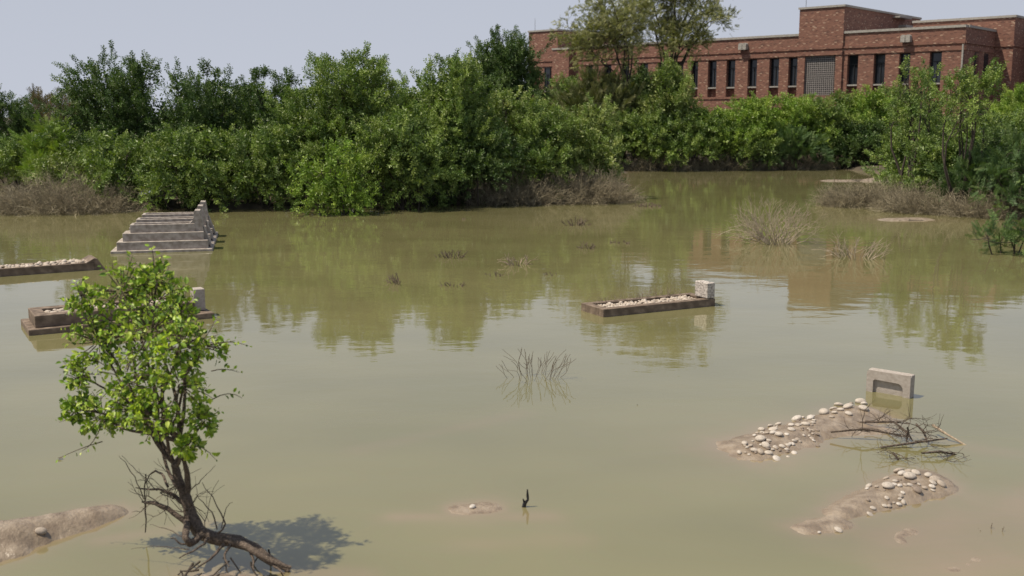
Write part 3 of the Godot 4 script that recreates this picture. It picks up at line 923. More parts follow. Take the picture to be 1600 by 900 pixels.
	bush("far_tree", "pale far tree beyond the pointed green shrub", "tree", "", Vector3(-3.33, 0.40, -85.00), 4.04, 7.05, 4.00, "tan", "feather", 6, 129, {"size": 1.6, "dens": 4.5})
	bush("far_shrub", "far low green growth behind the tan shrub", "shrub", "", Vector3(-29.39, 0.40, -75.00), 8.15, 3.49, 4.00, "mid", "broad", 6, 130, {"size": 1.6})
	bush("far_shrub", "far low green growth behind the middle of the left bank", "shrub", "", Vector3(-19.29, 0.40, -80.00), 10.86, 3.79, 4.00, "mid", "broad", 7, 131, {"size": 1.6})
	bush("far_shrub", "far low green growth left of the building", "shrub", "", Vector3(-5.31, 0.40, -80.00), 13.03, 4.27, 4.00, "mid", "broad", 8, 132, {"size": 1.6})
	bush("far_tree", "dark round-topped tree left of the end of the building", "tree", "", Vector3(-0.27, 0.05, -56.00), 4.26, 7.57, 3.60, "dark", "broad", 11, 133, {"size": 1.1, "low": 0.42, "peak": 0.6})
	bush("slender_tree", "slender tree close to the left block of the building", "tree", "", Vector3(3.39, 0.40, -67.00), 4.32, 5.17, 3.40, "mid", "broad", 7, 134, {"size": 1.4, "low": 0.35})
	bush("dense_tree", "dense dark olive tree in front of the acacias", "tree", "", Vector3(5.23, 0.40, -62.00), 5.68, 5.37, 5.00, "olive", "feather", 11, 135, {"size": 1.5, "dens": 7.5})
	bush("leafy_tree", "light green young tree below the open acacia", "tree", "", Vector3(8.97, 0.40, -61.00), 3.64, 5.69, 3.00, "pale", "broad", 9, 136, {"size": 1.25, "low": 0.3})
	bush("leafy_shrub", "dark shrub under the trunks of the acacias", "shrub", "shrubs on the far bank below the building", Vector3(8.08, 0.40, -67.00), 5.00, 5.66, 4.00, "dark", "broad", 8, 137, {"size": 1.4})
	bush("leafy_shrub", "green shrub of the far bank nearest the end of the left bank", "shrub", "shrubs on the far bank below the building", Vector3(6.38, 0.40, -60.50), 5.34, 2.98, 3.60, "mid", "broad", 8, 138, {"size": 1.2, "droop": 0.2})
	bush("leafy_shrub", "far bank shrub below the light green young tree", "shrub", "shrubs on the far bank below the building", Vector3(8.32, 0.40, -60.00), 4.48, 2.87, 3.40, "mid", "broad", 8, 139, {"size": 1.2, "droop": 0.2})
	bush("leafy_shrub", "far bank shrub over a leaning bare stem at the water", "shrub", "shrubs on the far bank below the building", Vector3(10.41, 0.40, -60.60), 4.52, 3.09, 3.60, "mid", "broad", 8, 140, {"size": 1.2})
	bush("leafy_shrub", "far bank shrub beneath the leftmost visible windows", "shrub", "shrubs on the far bank below the building", Vector3(12.06, 0.40, -61.00), 4.97, 3.09, 3.80, "bright", "broad", 9, 141, {"size": 1.2})
	bush("leafy_shrub", "bright far bank shrub beneath the middle windows", "shrub", "shrubs on the far bank below the building", Vector3(14.28, 0.40, -62.00), 5.05, 3.63, 4.00, "bright", "broad", 9, 142, {"size": 1.2})
	bush("leafy_shrub", "bright far bank shrub beneath the window left of the lattice screen", "shrub", "shrubs on the far bank below the building", Vector3(16.43, 0.40, -62.50), 5.09, 3.83, 4.00, "bright", "broad", 9, 143, {"size": 1.2})
	bush("leafy_shrub", "dense far bank shrub directly beneath the lattice screen", "shrub", "shrubs on the far bank below the building", Vector3(18.61, 0.40, -63.00), 5.13, 3.95, 4.00, "mid", "broad", 9, 144, {"size": 1.2})
	bush("leafy_shrub", "dense far bank shrub beneath the first window right of the tower", "shrub", "shrubs on the far bank below the building", Vector3(20.75, 0.40, -63.50), 5.17, 4.15, 4.00, "bright", "broad", 9, 145, {"size": 1.2})
	bush("leafy_shrub", "dense far bank shrub beneath the last windows of the right wing", "shrub", "shrubs on the far bank below the building", Vector3(23.25, 0.40, -64.50), 5.69, 4.29, 4.00, "mid", "broad", 9, 146, {"size": 1.2})
	bush("feathery_shrub", "blue-green feathery shrub leaning over the far waterline", "shrub", "shrubs on the far bank below the building", Vector3(16.05, 0.40, -60.80), 4.95, 1.90, 2.60, "blue", "feather", 7, 147, {"size": 1.3, "droop": 0.3})
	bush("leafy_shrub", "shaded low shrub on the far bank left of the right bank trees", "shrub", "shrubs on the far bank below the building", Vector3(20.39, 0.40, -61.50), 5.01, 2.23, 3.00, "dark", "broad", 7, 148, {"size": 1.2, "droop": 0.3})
	bush("leafy_shrub", "shaded low shrub on the far bank right of the feathery shrub", "shrub", "shrubs on the far bank below the building", Vector3(13.07, 0.40, -60.20), 4.49, 1.87, 2.80, "mid", "broad", 6, 149, {"size": 1.2, "droop": 0.3})
	bush("leafy_tree", "thin tree reaching up to the right wing's windows, left of its twin", "tree", "shrubs on the right bank", Vector3(14.06, 0.05, -37.50), 2.14, 5.20, 3.00, "mid", "broad", 8, 150, {"low": 0.5, "dens": 4.5, "spike": 1.3, "core": 0.2})
	bush("leafy_tree", "thin tree with bare pale limbs in front of the corner of the right wing", "tree", "shrubs on the right bank", Vector3(14.24, 0.05, -33.50), 2.27, 4.94, 3.00, "mid", "broad", 8, 151, {"low": 0.5, "dens": 4.2, "spike": 1.3, "core": 0.2})
	bush("leafy_shrub", "bright shrub at the right edge below the brick block", "shrub", "shrubs on the right bank", Vector3(24.51, 0.05, -52.00), 3.88, 4.72, 4.00, "bright", "broad", 8, 152, {})
	bush("leafy_shrub", "dense shrub tipped yellow overhanging the sandbars", "shrub", "shrubs on the right bank", Vector3(15.77, 0.05, -41.00), 3.90, 3.23, 3.20, "mid", "broad", 10, 153, {"droop": 0.2})
	bush("leafy_shrub", "low shrub of the right bank behind the long dead brush", "shrub", "shrubs on the right bank", Vector3(14.74, 0.05, -36.50), 3.47, 2.61, 2.80, "mid", "broad", 10, 154, {"droop": 0.4, "low": 0.08})
	bush("leafy_shrub", "darker shrub at the right bank between the sandbar shrub and the feathery shrubs", "shrub", "shrubs on the right bank", Vector3(15.81, 0.05, -35.20), 3.11, 2.63, 2.80, "dark", "broad", 9, 155, {"droop": 0.4, "low": 0.08})
	bush("leafy_shrub", "shaded shrub between the sandbar shrub and the right edge", "shrub", "shrubs on the right bank", Vector3(18.10, 0.05, -42.00), 3.42, 3.31, 3.40, "mid", "broad", 9, 156, {})
	bush("leafy_shrub", "pale-leaved shrub cut by the right edge, higher of two", "shrub", "shrubs on the right bank", Vector3(17.98, 0.05, -38.00), 3.35, 3.22, 3.20, "mid", "broad", 9, 157, {"droop": 0.2})
	bush("feathery_shrub", "dark feathery shrub low over the right bank", "shrub", "shrubs on the right bank", Vector3(14.74, 0.05, -33.50), 2.96, 1.96, 2.40, "blue", "feather", 9, 158, {"droop": 0.3})
	bush("feathery_shrub", "feathery shrub with drooping bright sprays cut by the right edge", "shrub", "shrubs on the right bank", Vector3(15.37, 0.05, -32.20), 2.84, 2.47, 2.40, "blue", "feather", 9, 159, {"droop": 0.45})
	thicket("grey-brown dead brush along the water left of the stepped tombs", "dead brush along the waterline", Vector3(-14.62, 0, -34.40), 4.17, 1.29, 3.20, 1500, 300, "twig")
	thicket("dark dry clump at the left edge behind the brush", "dead brush along the waterline", Vector3(-21.92, 0, -46.50), 2.25, 1.27, 2.40, 500, 301, "twig")
	thicket("dead brush under the pale shrubs of the left bank", "dead brush along the waterline", Vector3(0.00, 0, -37.40), 3.40, 1.25, 2.20, 900, 302, "twig")
	thicket("dead brush at the right tip of the left bank", "dead brush along the waterline", Vector3(2.63, 0, -38.00), 2.99, 1.20, 2.20, 1100, 303, "twig")
	thicket("dead brush and stems at the far waterline below the young tree", "dead brush along the waterline", Vector3(8.32, 0, -60.00), 4.00, 1.38, 1.80, 500, 304, "twig")
	thicket("dead brush at the far waterline under the bright shrubs", "dead brush along the waterline", Vector3(12.04, 0, -60.50), 4.40, 1.10, 1.80, 500, 305, "twig")
	thicket("dead brush at the far waterline under the feathery shrub", "dead brush along the waterline", Vector3(16.13, 0, -61.50), 4.85, 1.12, 1.80, 500, 306, "twig")
	thicket("pale dead brush at the far waterline right of the feathery shrub", "dead brush along the waterline", Vector3(20.82, 0, -62.80), 4.95, 1.60, 1.80, 600, 307, "twig")
	thicket("long low grey dead brush reaching out from the right bank", "dead brush along the waterline", Vector3(12.40, 0, -36.20), 3.07, 0.83, 1.80, 900, 308, "twig")
	thicket("tangled dead brush at the foot of the right bank shrubs", "dead brush along the waterline", Vector3(13.43, 0, -34.00), 2.47, 0.87, 1.80, 800, 309, "twig")
	thicket("brown dead brush under the feathery shrubs at the right edge", "dead brush along the waterline", Vector3(14.94, 0, -32.60), 2.37, 0.89, 1.80, 700, 310, "twig")
	acacia("feathery acacia with a wide flat crown in front of the left wing", Vector3(6.585, 3.644, -63.000), 3.0, 41, [Vector3(3.911, 7.499, -63.000), Vector3(5.054, 8.630, -63.500), Vector3(5.840, 9.031, -62.000), Vector3(6.824, 8.183, -62.500), Vector3(4.667, 6.588, -63.000), Vector3(7.540, 9.040, -64.000), Vector3(5.863, 7.607, -62.000), Vector3(4.470, 7.126, -64.000)], 0.10)
	acacia("tall open acacia with dark forking limbs rising above the roof line", Vector3(9.463, 3.556, -66.000), 3.4, 42, [Vector3(8.126, 11.108, -66.000), Vector3(10.203, 11.610, -67.000), Vector3(11.263, 9.605, -66.000), Vector3(11.892, 8.388, -65.000), Vector3(8.764, 8.470, -66.000), Vector3(10.761, 7.640, -65.000), Vector3(12.617, 9.704, -67.000), Vector3(9.545, 10.247, -65.000), Vector3(11.414, 11.108, -66.000), Vector3(9.045, 7.077, -65.000)], 0.13)

func acacia(label: String, at: Vector3, up: float, sd: int, heads: Array, rad: float) -> void:
	var r := rand(sd)
	var t := thing("acacia_tree", label, "tree", Vector3(at.x, bed(at.x, at.z), at.z), 0.0, "acacia trees before the building")
	var b := Mb.new()
	var base := Vector3(0, -0.3, 0)
	var fork := Vector3(at.x, at.y + 0.2, at.z) - t.position
	fork += Vector3(0.1, up * 0.25, 0)
	limb(b, r, base, fork, rad * 1.5, rad, 0.15, 8, 6)
	obj("trunk", b.mesh(), M.dark_bark, t)
	var where := []
	var tints := PackedColorArray()
	for h in heads:
		var hd: Vector3 = h - t.position
		var lb := Mb.new()
		var mid := fork.lerp(hd, 0.5) + Vector3(0, 0.35, 0) + ball(r) * 0.25
		limb(lb, r, fork - Vector3(0, 0.12, 0), mid, rad * 0.62, rad * 0.40, 0.12, 6, 4)
		limb(lb, r, mid, hd, rad * 0.40, rad * 0.16, 0.12, 5, 4)
		var tips := []
		for k in 9:
			var o := ball(r); o.y = absf(o.y) * 0.6 + 0.15
			grow(lb, r, mid.lerp(hd, r.randf_range(0.35, 1.0)), o, r.randf_range(0.6, 0.95), rad * 0.17, 2, {"wander": 0.3, "kids": 3, "least": 0.006, "flat": 0.75, "lift": 0.02}, tips)
		obj("limb", lb.mesh(), M.dark_bark, t)
		for q in tips:
			for k in 7:
				var d: Vector3 = (q[1] + ball(r) * 0.9).normalized()
				var s := r.randf_range(0.6, 1.05)
				where.append(Transform3D(aligned(d, r.randf() * TAU).scaled(Vector3(s, s, s)), q[0] + ball(r) * r.randf_range(0.05, 0.42)))
				var c: Color = TINTS.acacia[r.randi() % 3]
				var e := r.randf_range(0.8, 1.25)
				tints.append(Color(c.r * e, c.g * e, c.b * e))
	many("foliage", sprig_mesh.feather, M.feather, where, tints, t)

# ------------------------------------------------------------------ tombs
func stepped_tomb(label: String, at: Vector3, turn: float) -> void:
	# local x runs along the tomb to its headstone, z across it; the origin is the middle of the waterline
	var t := thing("stepped_tomb", label, "tomb", at, turn, "stepped concrete tombs side by side")
	var lx := 1.10
	var lz := 0.56
	var b := Mb.new()
	b.block(Vector3(-lx, -0.6, -lz), Vector3(lx, 0.055, lz), 0.012, 0.006, 0.08, bump_noise)
	obj("base_slab", b.mesh(), M.concrete, t)
	for k in 2:
		b = Mb.new()
		var q := 0.125 * (k + 1)
		b.block(Vector3(-lx + q, 0.055 + 0.185 * k, -lz + q * 0.9), Vector3(lx - q * 0.75, 0.24 + 0.185 * k, lz - q * 0.9), 0.01, 0.005, 0.08, bump_noise)
		obj("step", b.mesh(), M.concrete, t)
	frame_boxes(t, "kerb", Vector3(-lx + 0.41, 0.425, -lz + 0.31), Vector3(lx - 0.38, 0.61, lz - 0.31), 0.07, M.concrete, 0.01, 0.005)
	var poly := PackedVector2Array([Vector2(lx - 0.38, 0.425), Vector2(lx - 0.19, 0.425), Vector2(lx - 0.255, 0.90), Vector2(lx - 0.37, 0.905), Vector2(lx - 0.39, 0.86), Vector2(lx - 0.40, 0.74), Vector2(lx - 0.44, 0.66), Vector2(lx - 0.50, 0.612), Vector2(lx - 0.38, 0.612)])
	b = Mb.new()
	b.prism(poly, -0.22, 0.22)
	obj("headstone", b.mesh(), M.concrete, t)
	b = Mb.new()
	b.prism(PackedVector2Array([Vector2(lx - 0.185, 0.24), Vector2(lx - 0.05, 0.056), Vector2(lx - 0.03, 0.056), Vector2(lx - 0.185, 0.52)]), -0.16, 0.16)
	obj("buttress", b.mesh(), M.concrete, t)

func tombs() -> void:
	var turn := atan2(0.50, 2.12)
	for k in 3:
		var p: Vector3 = Vector3(-8.046, 0.000, -24.245) + Vector3(-0.30, 0, -1.26) * k
		stepped_tomb(["front stepped concrete tomb of a row of three by the shrubs", "middle stepped concrete tomb of a row of three by the shrubs", "rear stepped concrete tomb of a row of three, nearest the shrubs"][k], p, turn)
	# right grave: kerb, headstone block, gravel, dry grass
	var a: Vector3 = Vector3(1.398, 0.000, -15.904)
	var e: Vector3 = Vector3(3.304, 0.000, -16.898)
	var dir := (e - a).normalized()
	var len := a.distance_to(e)
	var rt := atan2(-dir.z, dir.x)
	var t := thing("kerbed_grave", "brown kerbed grave filled with pale gravel, alone in the middle of the water", "grave", a, rt)
	frame_boxes(t, "kerb", Vector3(0, -0.5, -0.66), Vector3(len, 0.125, 0), 0.13, M.damp_concrete)
	var g := Mb.new()
	g.block(Vector3(0.14, -0.4, -0.52), Vector3(len - 0.14, 0.06, -0.14), 0.01, 0.01, 0.1, bump_noise)
	obj("fill", g.mesh(), M.mud, t)
	g = Mb.new()
	g.block(Vector3(len - 0.165, 0.127, -0.34), Vector3(len - 0.005, 0.385, -0.005), 0.018, 0.02, 0.03, bump_noise)
	tag(obj("headstone", g.mesh(), M.worn_stone, t), "small broken headstone block, dark on one side")
	gravel("pale gravel filling the lone kerbed grave in mid water", "gravel", a, rt, Vector2(0.16, -0.51), Vector2(len - 0.2, -0.15), 0.075, 420, 0.033, 51)
	var r := rand(52)
	var gb := Mb.new()
	for k in 110:
		var x := r.randf_range(0.15, len - 0.2)
		var z := -0.62 + r.randf_range(-0.05, 0.10)
		var p := Vector3(x, 0.08, z)
		var h := r.randf_range(0.06, 0.24) * (0.5 + 0.8 * x / len)
		gb.tube([p, p + Vector3(r.randf_range(-0.02, 0.02), h * 0.5, 0), p + Vector3(r.randf_range(-0.07, 0.07), h, r.randf_range(-0.04, 0.04))], [0.0042, 0.0036, 0.002], 3)
	var grass := obj("dry_grass", gb.mesh(), M.dry_wood)
	grass.position = a; grass.rotation.y = rt
	tag(grass, "dry brown grass along the back kerb of the lone grave", "grass", "", "stuff")
	# two-tiered grave behind the small tree
	a = Vector3(-6.782, 0.000, -14.521)
	e = Vector3(-4.547, 0.000, -15.852)
	dir = (e - a).normalized()
	len = a.distance_to(e)
	rt = atan2(-dir.z, dir.x)
	t = thing("two_tier_grave", "low two-tiered grave with a square post, half hidden by the small tree", "grave", a, rt)
	g = Mb.new()
	g.block(Vector3(0, -0.6, -0.98), Vector3(len, 0.085, 0), 0.015, 0.008, 0.08, bump_noise)
	obj("base_slab", g.mesh(), M.damp_concrete, t)
	frame_boxes(t, "kerb", Vector3(0.10, 0.085, -0.86), Vector3(len - 0.26, 0.26, -0.10), 0.17, M.damp_concrete, 0.015, 0.008)
	g = Mb.new()
	g.block(Vector3(len - 0.24, 0.087, -0.45), Vector3(len - 0.06, 0.43, -0.24), 0.02, 0.014, 0.03, bump_noise)
	tag(obj("headstone", g.mesh(), M.pale_concrete, t), "pale upright square post at the head of the grave")
	gravel("pale pebbles filling the two-tiered grave behind the small tree", "gravel", a, rt, Vector2(0.30, -0.67), Vector2(len - 0.46, -0.29), 0.20, 360, 0.036, 53)
	# grave at the left edge of the water
	a = Vector3(-10.381, 0.000, -19.683)
	e = Vector3(-8.228, 0.000, -21.029)
	dir = (e - a).normalized()
	len = a.distance_to(e)
	rt = atan2(-dir.z, dir.x)
	t = thing("kerbed_grave", "dark kerbed grave of stones with a low slanted end, left of the stepped tombs", "grave", a, rt)
	frame_boxes(t, "kerb", Vector3(0, -0.5, -0.60), Vector3(len - 0.16, 0.155, 0), 0.07, M.damp_concrete)
	g = Mb.new()
	g.prism(PackedVector2Array([Vector2(len - 0.16, -0.5), Vector2(len + 0.06, -0.5), Vector2(len + 0.05, 0.0), Vector2(len - 0.10, 0.23), Vector2(len - 0.155, 0.235), Vector2(len - 0.30, 0.157), Vector2(len - 0.16, 0.157)]), -0.60, 0.0)
	obj("headstone", g.mesh(), M.damp_concrete, t)
	gravel("grey stones filling the long dark grave", "gravel", a, rt, Vector2(0.1, -0.52), Vector2(len - 0.25, -0.08), 0.13, 220, 0.05, 54)
	# headstone standing in the water on the right
	a = Vector3(3.974, 0.000, -11.517)
	e = Vector3(4.342, 0.000, -11.191)
	dir = (e - a).normalized()
	len = a.distance_to(e)
	rt = atan2(-dir.z, dir.x)
	t = thing("arched_headstone", "pale concrete headstone with a sunken arched panel, standing in the water above the stony mound", "headstone", a, rt)
	var h := 0.25
	var poly := PackedVector2Array([Vector2(0.0, -0.5), Vector2(0.075, -0.5)])
	for k in 5:
		var f := PI - PI * 0.5 * k / 4.0
		poly.append(Vector2(0.100 + 0.025 * cos(f), 0.125 + 0.025 * sin(f)))
	for k in 7:
		var f := PI * 0.5 - PI * 0.5 * k / 6.0
		poly.append(Vector2(len - 0.145 + 0.065 * cos(f), 0.08 + 0.065 * sin(f)))
	poly.append_array([Vector2(len - 0.08, -0.5), Vector2(len, -0.5), Vector2(len, h - 0.02), Vector2(len - 0.015, h), Vector2(0.02, h), Vector2(0.0, h - 0.025)])
	g = Mb.new()
	g.prism(poly, -0.036, 0.0)
	obj("surround", g.mesh(), M.pale_concrete, t)
	g = Mb.new()
	g.block(Vector3(0.0, -0.5, -0.13), Vector3(len, h, -0.037), 0.012, 0.006, 0.03, bump_noise)
	obj("panel", g.mesh(), M.pale_concrete, t)

# ------------------------------------------------------------------ river stones
func stones() -> void:
	river_stone(2.151, -9.413, 0.080, 400, "medium pale river stone at the low end of the upper mound, leftmost", "river stones on the upper mound", -1)
	river_stone(2.066, -9.242, 0.060, 401, "small pale river stone at the low end of the upper mound, towards the water, leftmost", "river stones on the upper mound", -1)
	river_stone(2.205, -9.247, 0.074, 402, "medium pale river stone at the low end of the upper mound, towards the water, leftmost", "river stones on the upper mound", -1)
	river_stone(2.322, -9.515, 0.109, 403, "large pale river stone at the low end of the upper mound", "river stones on the upper mound", -1)
	river_stone(2.333, -9.353, 0.102, 404, "large pale river stone on the left slope of the upper mound", "river stones on the upper mound", -1)
	river_stone(2.398, -9.501, 0.052, 405, "small pale river stone on the left slope of the upper mound, second from left", "river stones on the upper mound", -1)
	river_stone(2.451, -10.022, 0.075, 406, "medium pale river stone at the low end of the upper mound, rightmost", "river stones on the upper mound", -1)
	river_stone(2.570, -10.150, 0.066, 407, "small pale river stone on the left slope of the upper mound, third from left", "river stones on the upper mound", -1)
	river_stone(2.541, -9.921, 0.094, 408, "medium pale river stone on the left slope of the upper mound, leftmost", "river stones on the upper mound", -1)
	river_stone(2.649, -10.150, 0.071, 409, "medium pale river stone on the left slope of the upper mound, third from left", "river stones on the upper mound", -1)
	river_stone(2.492, -9.717, 0.077, 410, "medium pale river stone on the left slope of the upper mound, second from left", "river stones on the upper mound", -1)
	river_stone(2.527, -9.642, 0.096, 411, "medium pale river stone on the left slope of the upper mound, rightmost", "river stones on the upper mound", -1)
	river_stone(2.434, -9.743, 0.058, 412, "small pale river stone on the left slope of the upper mound, leftmost", "river stones on the upper mound", -1)
	river_stone(2.497, -9.405, 0.061, 413, "small pale river stone on the left slope of the upper mound, fifth from left", "river stones on the upper mound", -1)
	river_stone(2.424, -9.371, 0.051, 414, "small pale river stone on the left slope of the upper mound, fourth from left", "river stones on the upper mound", -1)
	river_stone(2.586, -9.461, 0.047, 415, "small pale river stone in the middle of the upper mound, leftmost", "river stones on the upper mound", -1)
	river_stone(2.608, -9.672, 0.048, 416, "small pale river stone on the left slope of the upper mound, rightmost", "river stones on the upper mound", -1)
	river_stone(2.331, -9.235, 0.078, 417, "medium pale river stone on the left slope of the upper mound, towards the water", "river stones on the upper mound", -1)
	river_stone(2.256, -9.224, 0.078, 418, "medium pale river stone at the low end of the upper mound, towards the water, rightmost", "river stones on the upper mound", -1)
	river_stone(2.531, -9.363, 0.047, 419, "small pale river stone on the left slope of the upper mound, towards the water, rightmost", "river stones on the upper mound", -1)
	river_stone(2.388, -9.313, 0.042, 420, "small pale river stone on the left slope of the upper mound, towards the water, leftmost", "river stones on the upper mound", -1)
	river_stone(2.893, -10.381, 0.124, 421, "large pale river stone in the middle of the upper mound, leftmost", "river stones on the upper mound", -1)
	river_stone(2.985, -10.223, 0.107, 422, "large pale river stone in the middle of the upper mound, rightmost", "river stones on the upper mound", -1)
	river_stone(2.966, -10.457, 0.068, 423, "small pale river stone in the middle of the upper mound, fourth from left", "river stones on the upper mound", -1)
	river_stone(2.689, -9.811, 0.078, 424, "medium pale river stone in the middle of the upper mound, second from left", "river stones on the upper mound", -1)
	river_stone(2.735, -9.994, 0.070, 425, "medium pale river stone in the middle of the upper mound, leftmost", "river stones on the upper mound", -1)
	river_stone(2.792, -9.968, 0.060, 426, "small pale river stone in the middle of the upper mound, second from left", "river stones on the upper mound", -1)
	river_stone(2.868, -9.970, 0.089, 427, "medium pale river stone in the middle of the upper mound, rightmost", "river stones on the upper mound", -1)
	river_stone(2.864, -9.840, 0.049, 428, "small pale river stone in the middle of the upper mound, fifth from left", "river stones on the upper mound", -1)
	river_stone(2.949, -9.835, 0.044, 429, "small dark damp river stone in the middle of the upper mound, leftmost", "river stones on the upper mound", 3)
	river_stone(2.921, -9.733, 0.048, 430, "small dark damp river stone in the middle of the upper mound, second from left", "river stones on the upper mound", 3)
	river_stone(2.862, -9.505, 0.047, 431, "small dark damp river stone in the middle of the upper mound, rightmost", "river stones on the upper mound", 3)
	river_stone(3.174, -10.413, 0.130, 432, "large pale river stone on the high end of the upper mound, leftmost", "river stones on the upper mound", -1)
	river_stone(3.388, -10.783, 0.097, 433, "medium pale river stone on the high end of the upper mound, leftmost", "river stones on the upper mound", -1)
	river_stone(3.261, -10.346, 0.077, 434, "medium pale river stone on the high end of the upper mound, second from left", "river stones on the upper mound", -1)
	river_stone(3.490, -10.930, 0.103, 435, "medium pale river stone on the high end of the upper mound, third from left", "river stones on the upper mound", -1)
	river_stone(3.356, -10.448, 0.078, 436, "medium pale river stone on the high end of the upper mound, fourth from left", "river stones on the upper mound", -1)
	river_stone(3.463, -10.538, 0.115, 437, "large pale river stone on the high end of the upper mound, rightmost", "river stones on the upper mound", -1)
	river_stone(3.395, -10.305, 0.082, 438, "medium pale river stone on the high end of the upper mound, rightmost", "river stones on the upper mound", -1)
	river_stone(3.647, -11.005, 0.066, 439, "small pale river stone on the high end of the upper mound, rightmost", "river stones on the upper mound", -1)
	river_stone(3.757, -11.042, 0.126, 440, "large pale river stone at the top end of the upper mound, leftmost", "river stones on the upper mound", -1)
	river_stone(3.773, -10.967, 0.093, 441, "medium pale river stone at the top end of the upper mound", "river stones on the upper mound", -1)
	river_stone(3.602, -10.481, 0.115, 442, "large pale river stone at the top end of the upper mound, rightmost", "river stones on the upper mound", -1)
	river_stone(2.957, -10.028, 0.055, 443, "small pale river stone in the middle of the upper mound, rightmost", "river stones on the upper mound", -1)
	river_stone(2.586, -9.309, 0.070, 444, "medium pale river stone in the middle of the upper mound, towards the water", "river stones on the upper mound", -1)
	river_stone(2.386, -9.141, 0.105, 445, "large pale river stone on the left slope of the upper mound, towards the water", "river stones on the upper mound", -1)
	river_stone(3.199, -10.221, 0.056, 446, "small pale river stone on the high end of the upper mound, leftmost", "river stones on the upper mound", -1)
	river_stone(2.705, -9.553, 0.038, 447, "small pale river stone in the middle of the upper mound, third from left", "river stones on the upper mound", -1)
	river_stone(2.147, -9.202, 0.032, 448, "small pale river stone at the low end of the upper mound, towards the water, rightmost", "river stones on the upper mound", -1)
	river_stone(2.506, -9.208, 0.046, 449, "small pale river stone in the middle of the upper mound, towards the water", "river stones on the upper mound", -1)
	river_stone(3.285, -8.611, 0.107, 450, "large pale river stone at the top edge of the lower mud mound, leftmost", "river stones on the lower mound", -1)
	river_stone(3.269, -8.494, 0.085, 451, "medium pale river stone at the top edge of the lower mud mound, leftmost", "river stones on the lower mound", -1)
	river_stone(3.336, -8.530, 0.064, 452, "medium pale river stone at the top edge of the lower mud mound, second from left", "river stones on the lower mound", -1)
	river_stone(3.303, -8.401, 0.117, 453, "large pale river stone at the top edge of the lower mud mound, rightmost", "river stones on the lower mound", -1)
	river_stone(3.383, -8.483, 0.080, 454, "medium pale river stone at the top edge of the lower mud mound, rightmost", "river stones on the lower mound", -1)
	river_stone(3.467, -8.436, 0.071, 455, "medium pale river stone on the right shoulder of the lower mud mound, leftmost", "river stones on the lower mound", -1)
	river_stone(3.506, -8.383, 0.096, 456, "large pale river stone on the right shoulder of the lower mud mound, leftmost", "river stones on the lower mound", -1)
	river_stone(3.467, -8.331, 0.075, 457, "medium pale river stone on the right shoulder of the lower mud mound, rightmost", "river stones on the lower mound", -1)
	river_stone(3.537, -8.325, 0.087, 458, "large pale river stone on the right shoulder of the lower mud mound, rightmost", "river stones on the lower mound", -1)
	river_stone(3.440, -8.275, 0.054, 459, "small pale river stone on the right shoulder of the lower mud mound, leftmost", "river stones on the lower mound", -1)
	river_stone(3.431, -8.236, 0.041, 460, "small pale river stone on the right shoulder of the lower mud mound, rightmost", "river stones on the lower mound", -1)
	river_stone(3.301, -8.314, 0.054, 461, "small dark damp river stone on the bare middle of the lower mud mound, leftmost", "river stones on the lower mound", 3)
	river_stone(3.052, -8.208, 0.114, 462, "large pale river stone on the bare middle of the lower mud mound", "river stones on the lower mound", -1)
	river_stone(2.928, -8.291, 0.062, 463, "medium pale river stone on the bare middle of the lower mud mound", "river stones on the lower mound", -1)
	river_stone(2.889, -8.219, 0.041, 464, "small pale river stone on the bare middle of the lower mud mound, leftmost", "river stones on the lower mound", -1)
	river_stone(2.932, -7.920, 0.047, 465, "small pale river stone on the muddy slope of the lower mud mound, third from left", "river stones on the lower mound", -1)
	river_stone(2.775, -7.787, 0.070, 466, "medium pale river stone on the muddy slope of the lower mud mound, rightmost", "river stones on the lower mound", -1)
	river_stone(2.428, -7.463, 0.071, 467, "medium pale river stone on the muddy slope of the lower mud mound, leftmost", "river stones on the lower mound", -1)
	river_stone(3.142, -8.116, 0.040, 468, "small pale river stone on the bare middle of the lower mud mound, rightmost", "river stones on the lower mound", -1)
	river_stone(3.278, -8.160, 0.077, 469, "medium dark damp river stone on the bare middle of the lower mud mound", "river stones on the lower mound", 3)
	river_stone(3.266, -8.208, 0.041, 470, "small dark damp river stone on the bare middle of the lower mud mound, rightmost", "river stones on the lower mound", 3)
	river_stone(3.148, -8.309, 0.045, 471, "small pale river stone on the bare middle of the lower mud mound, second from left", "river stones on the lower mound", -1)
	river_stone(2.822, -7.869, 0.051, 472, "small pale river stone on the muddy slope of the lower mud mound, second from left", "river stones on the lower mound", -1)
	river_stone(2.274, -7.422, 0.030, 473, "small pale river stone on the muddy slope of the lower mud mound, leftmost", "river stones on the lower mound", -1)
	river_stone(2.846, -7.541, 0.019, 474, "small pale river stone on the muddy slope of the lower mud mound, rightmost", "river stones on the lower mound", -1)
	river_stone(2.561, -9.440, 0.049, 800, "tiny tan pebble left of the middle, low down of the upper mound", "pebbles on the upper mound", 0)
	river_stone(2.770, -9.669, 0.035, 801, "tiny tan pebble right of the middle, high up of the upper mound", "pebbles on the upper mound", 0)
	river_stone(2.961, -10.209, 0.041, 802, "tiny pale pebble right of the middle, high up of the upper mound", "pebbles on the upper mound", 1)
	river_stone(2.294, -9.381, 0.039, 804, "tiny pale pebble at the low end, low down of the upper mound", "pebbles on the upper mound", 1)
	river_stone(2.828, -9.690, 0.032, 805, "tiny tan pebble right of the middle, high up of the upper mound", "pebbles on the upper mound", 0)
	river_stone(2.243, -9.482, 0.031, 806, "tiny tan pebble at the low end, low down of the upper mound", "pebbles on the upper mound", 0)
	river_stone(3.063, -10.384, 0.049, 807, "tiny pale pebble right of the middle, high up of the upper mound", "pebbles on the upper mound", 1)
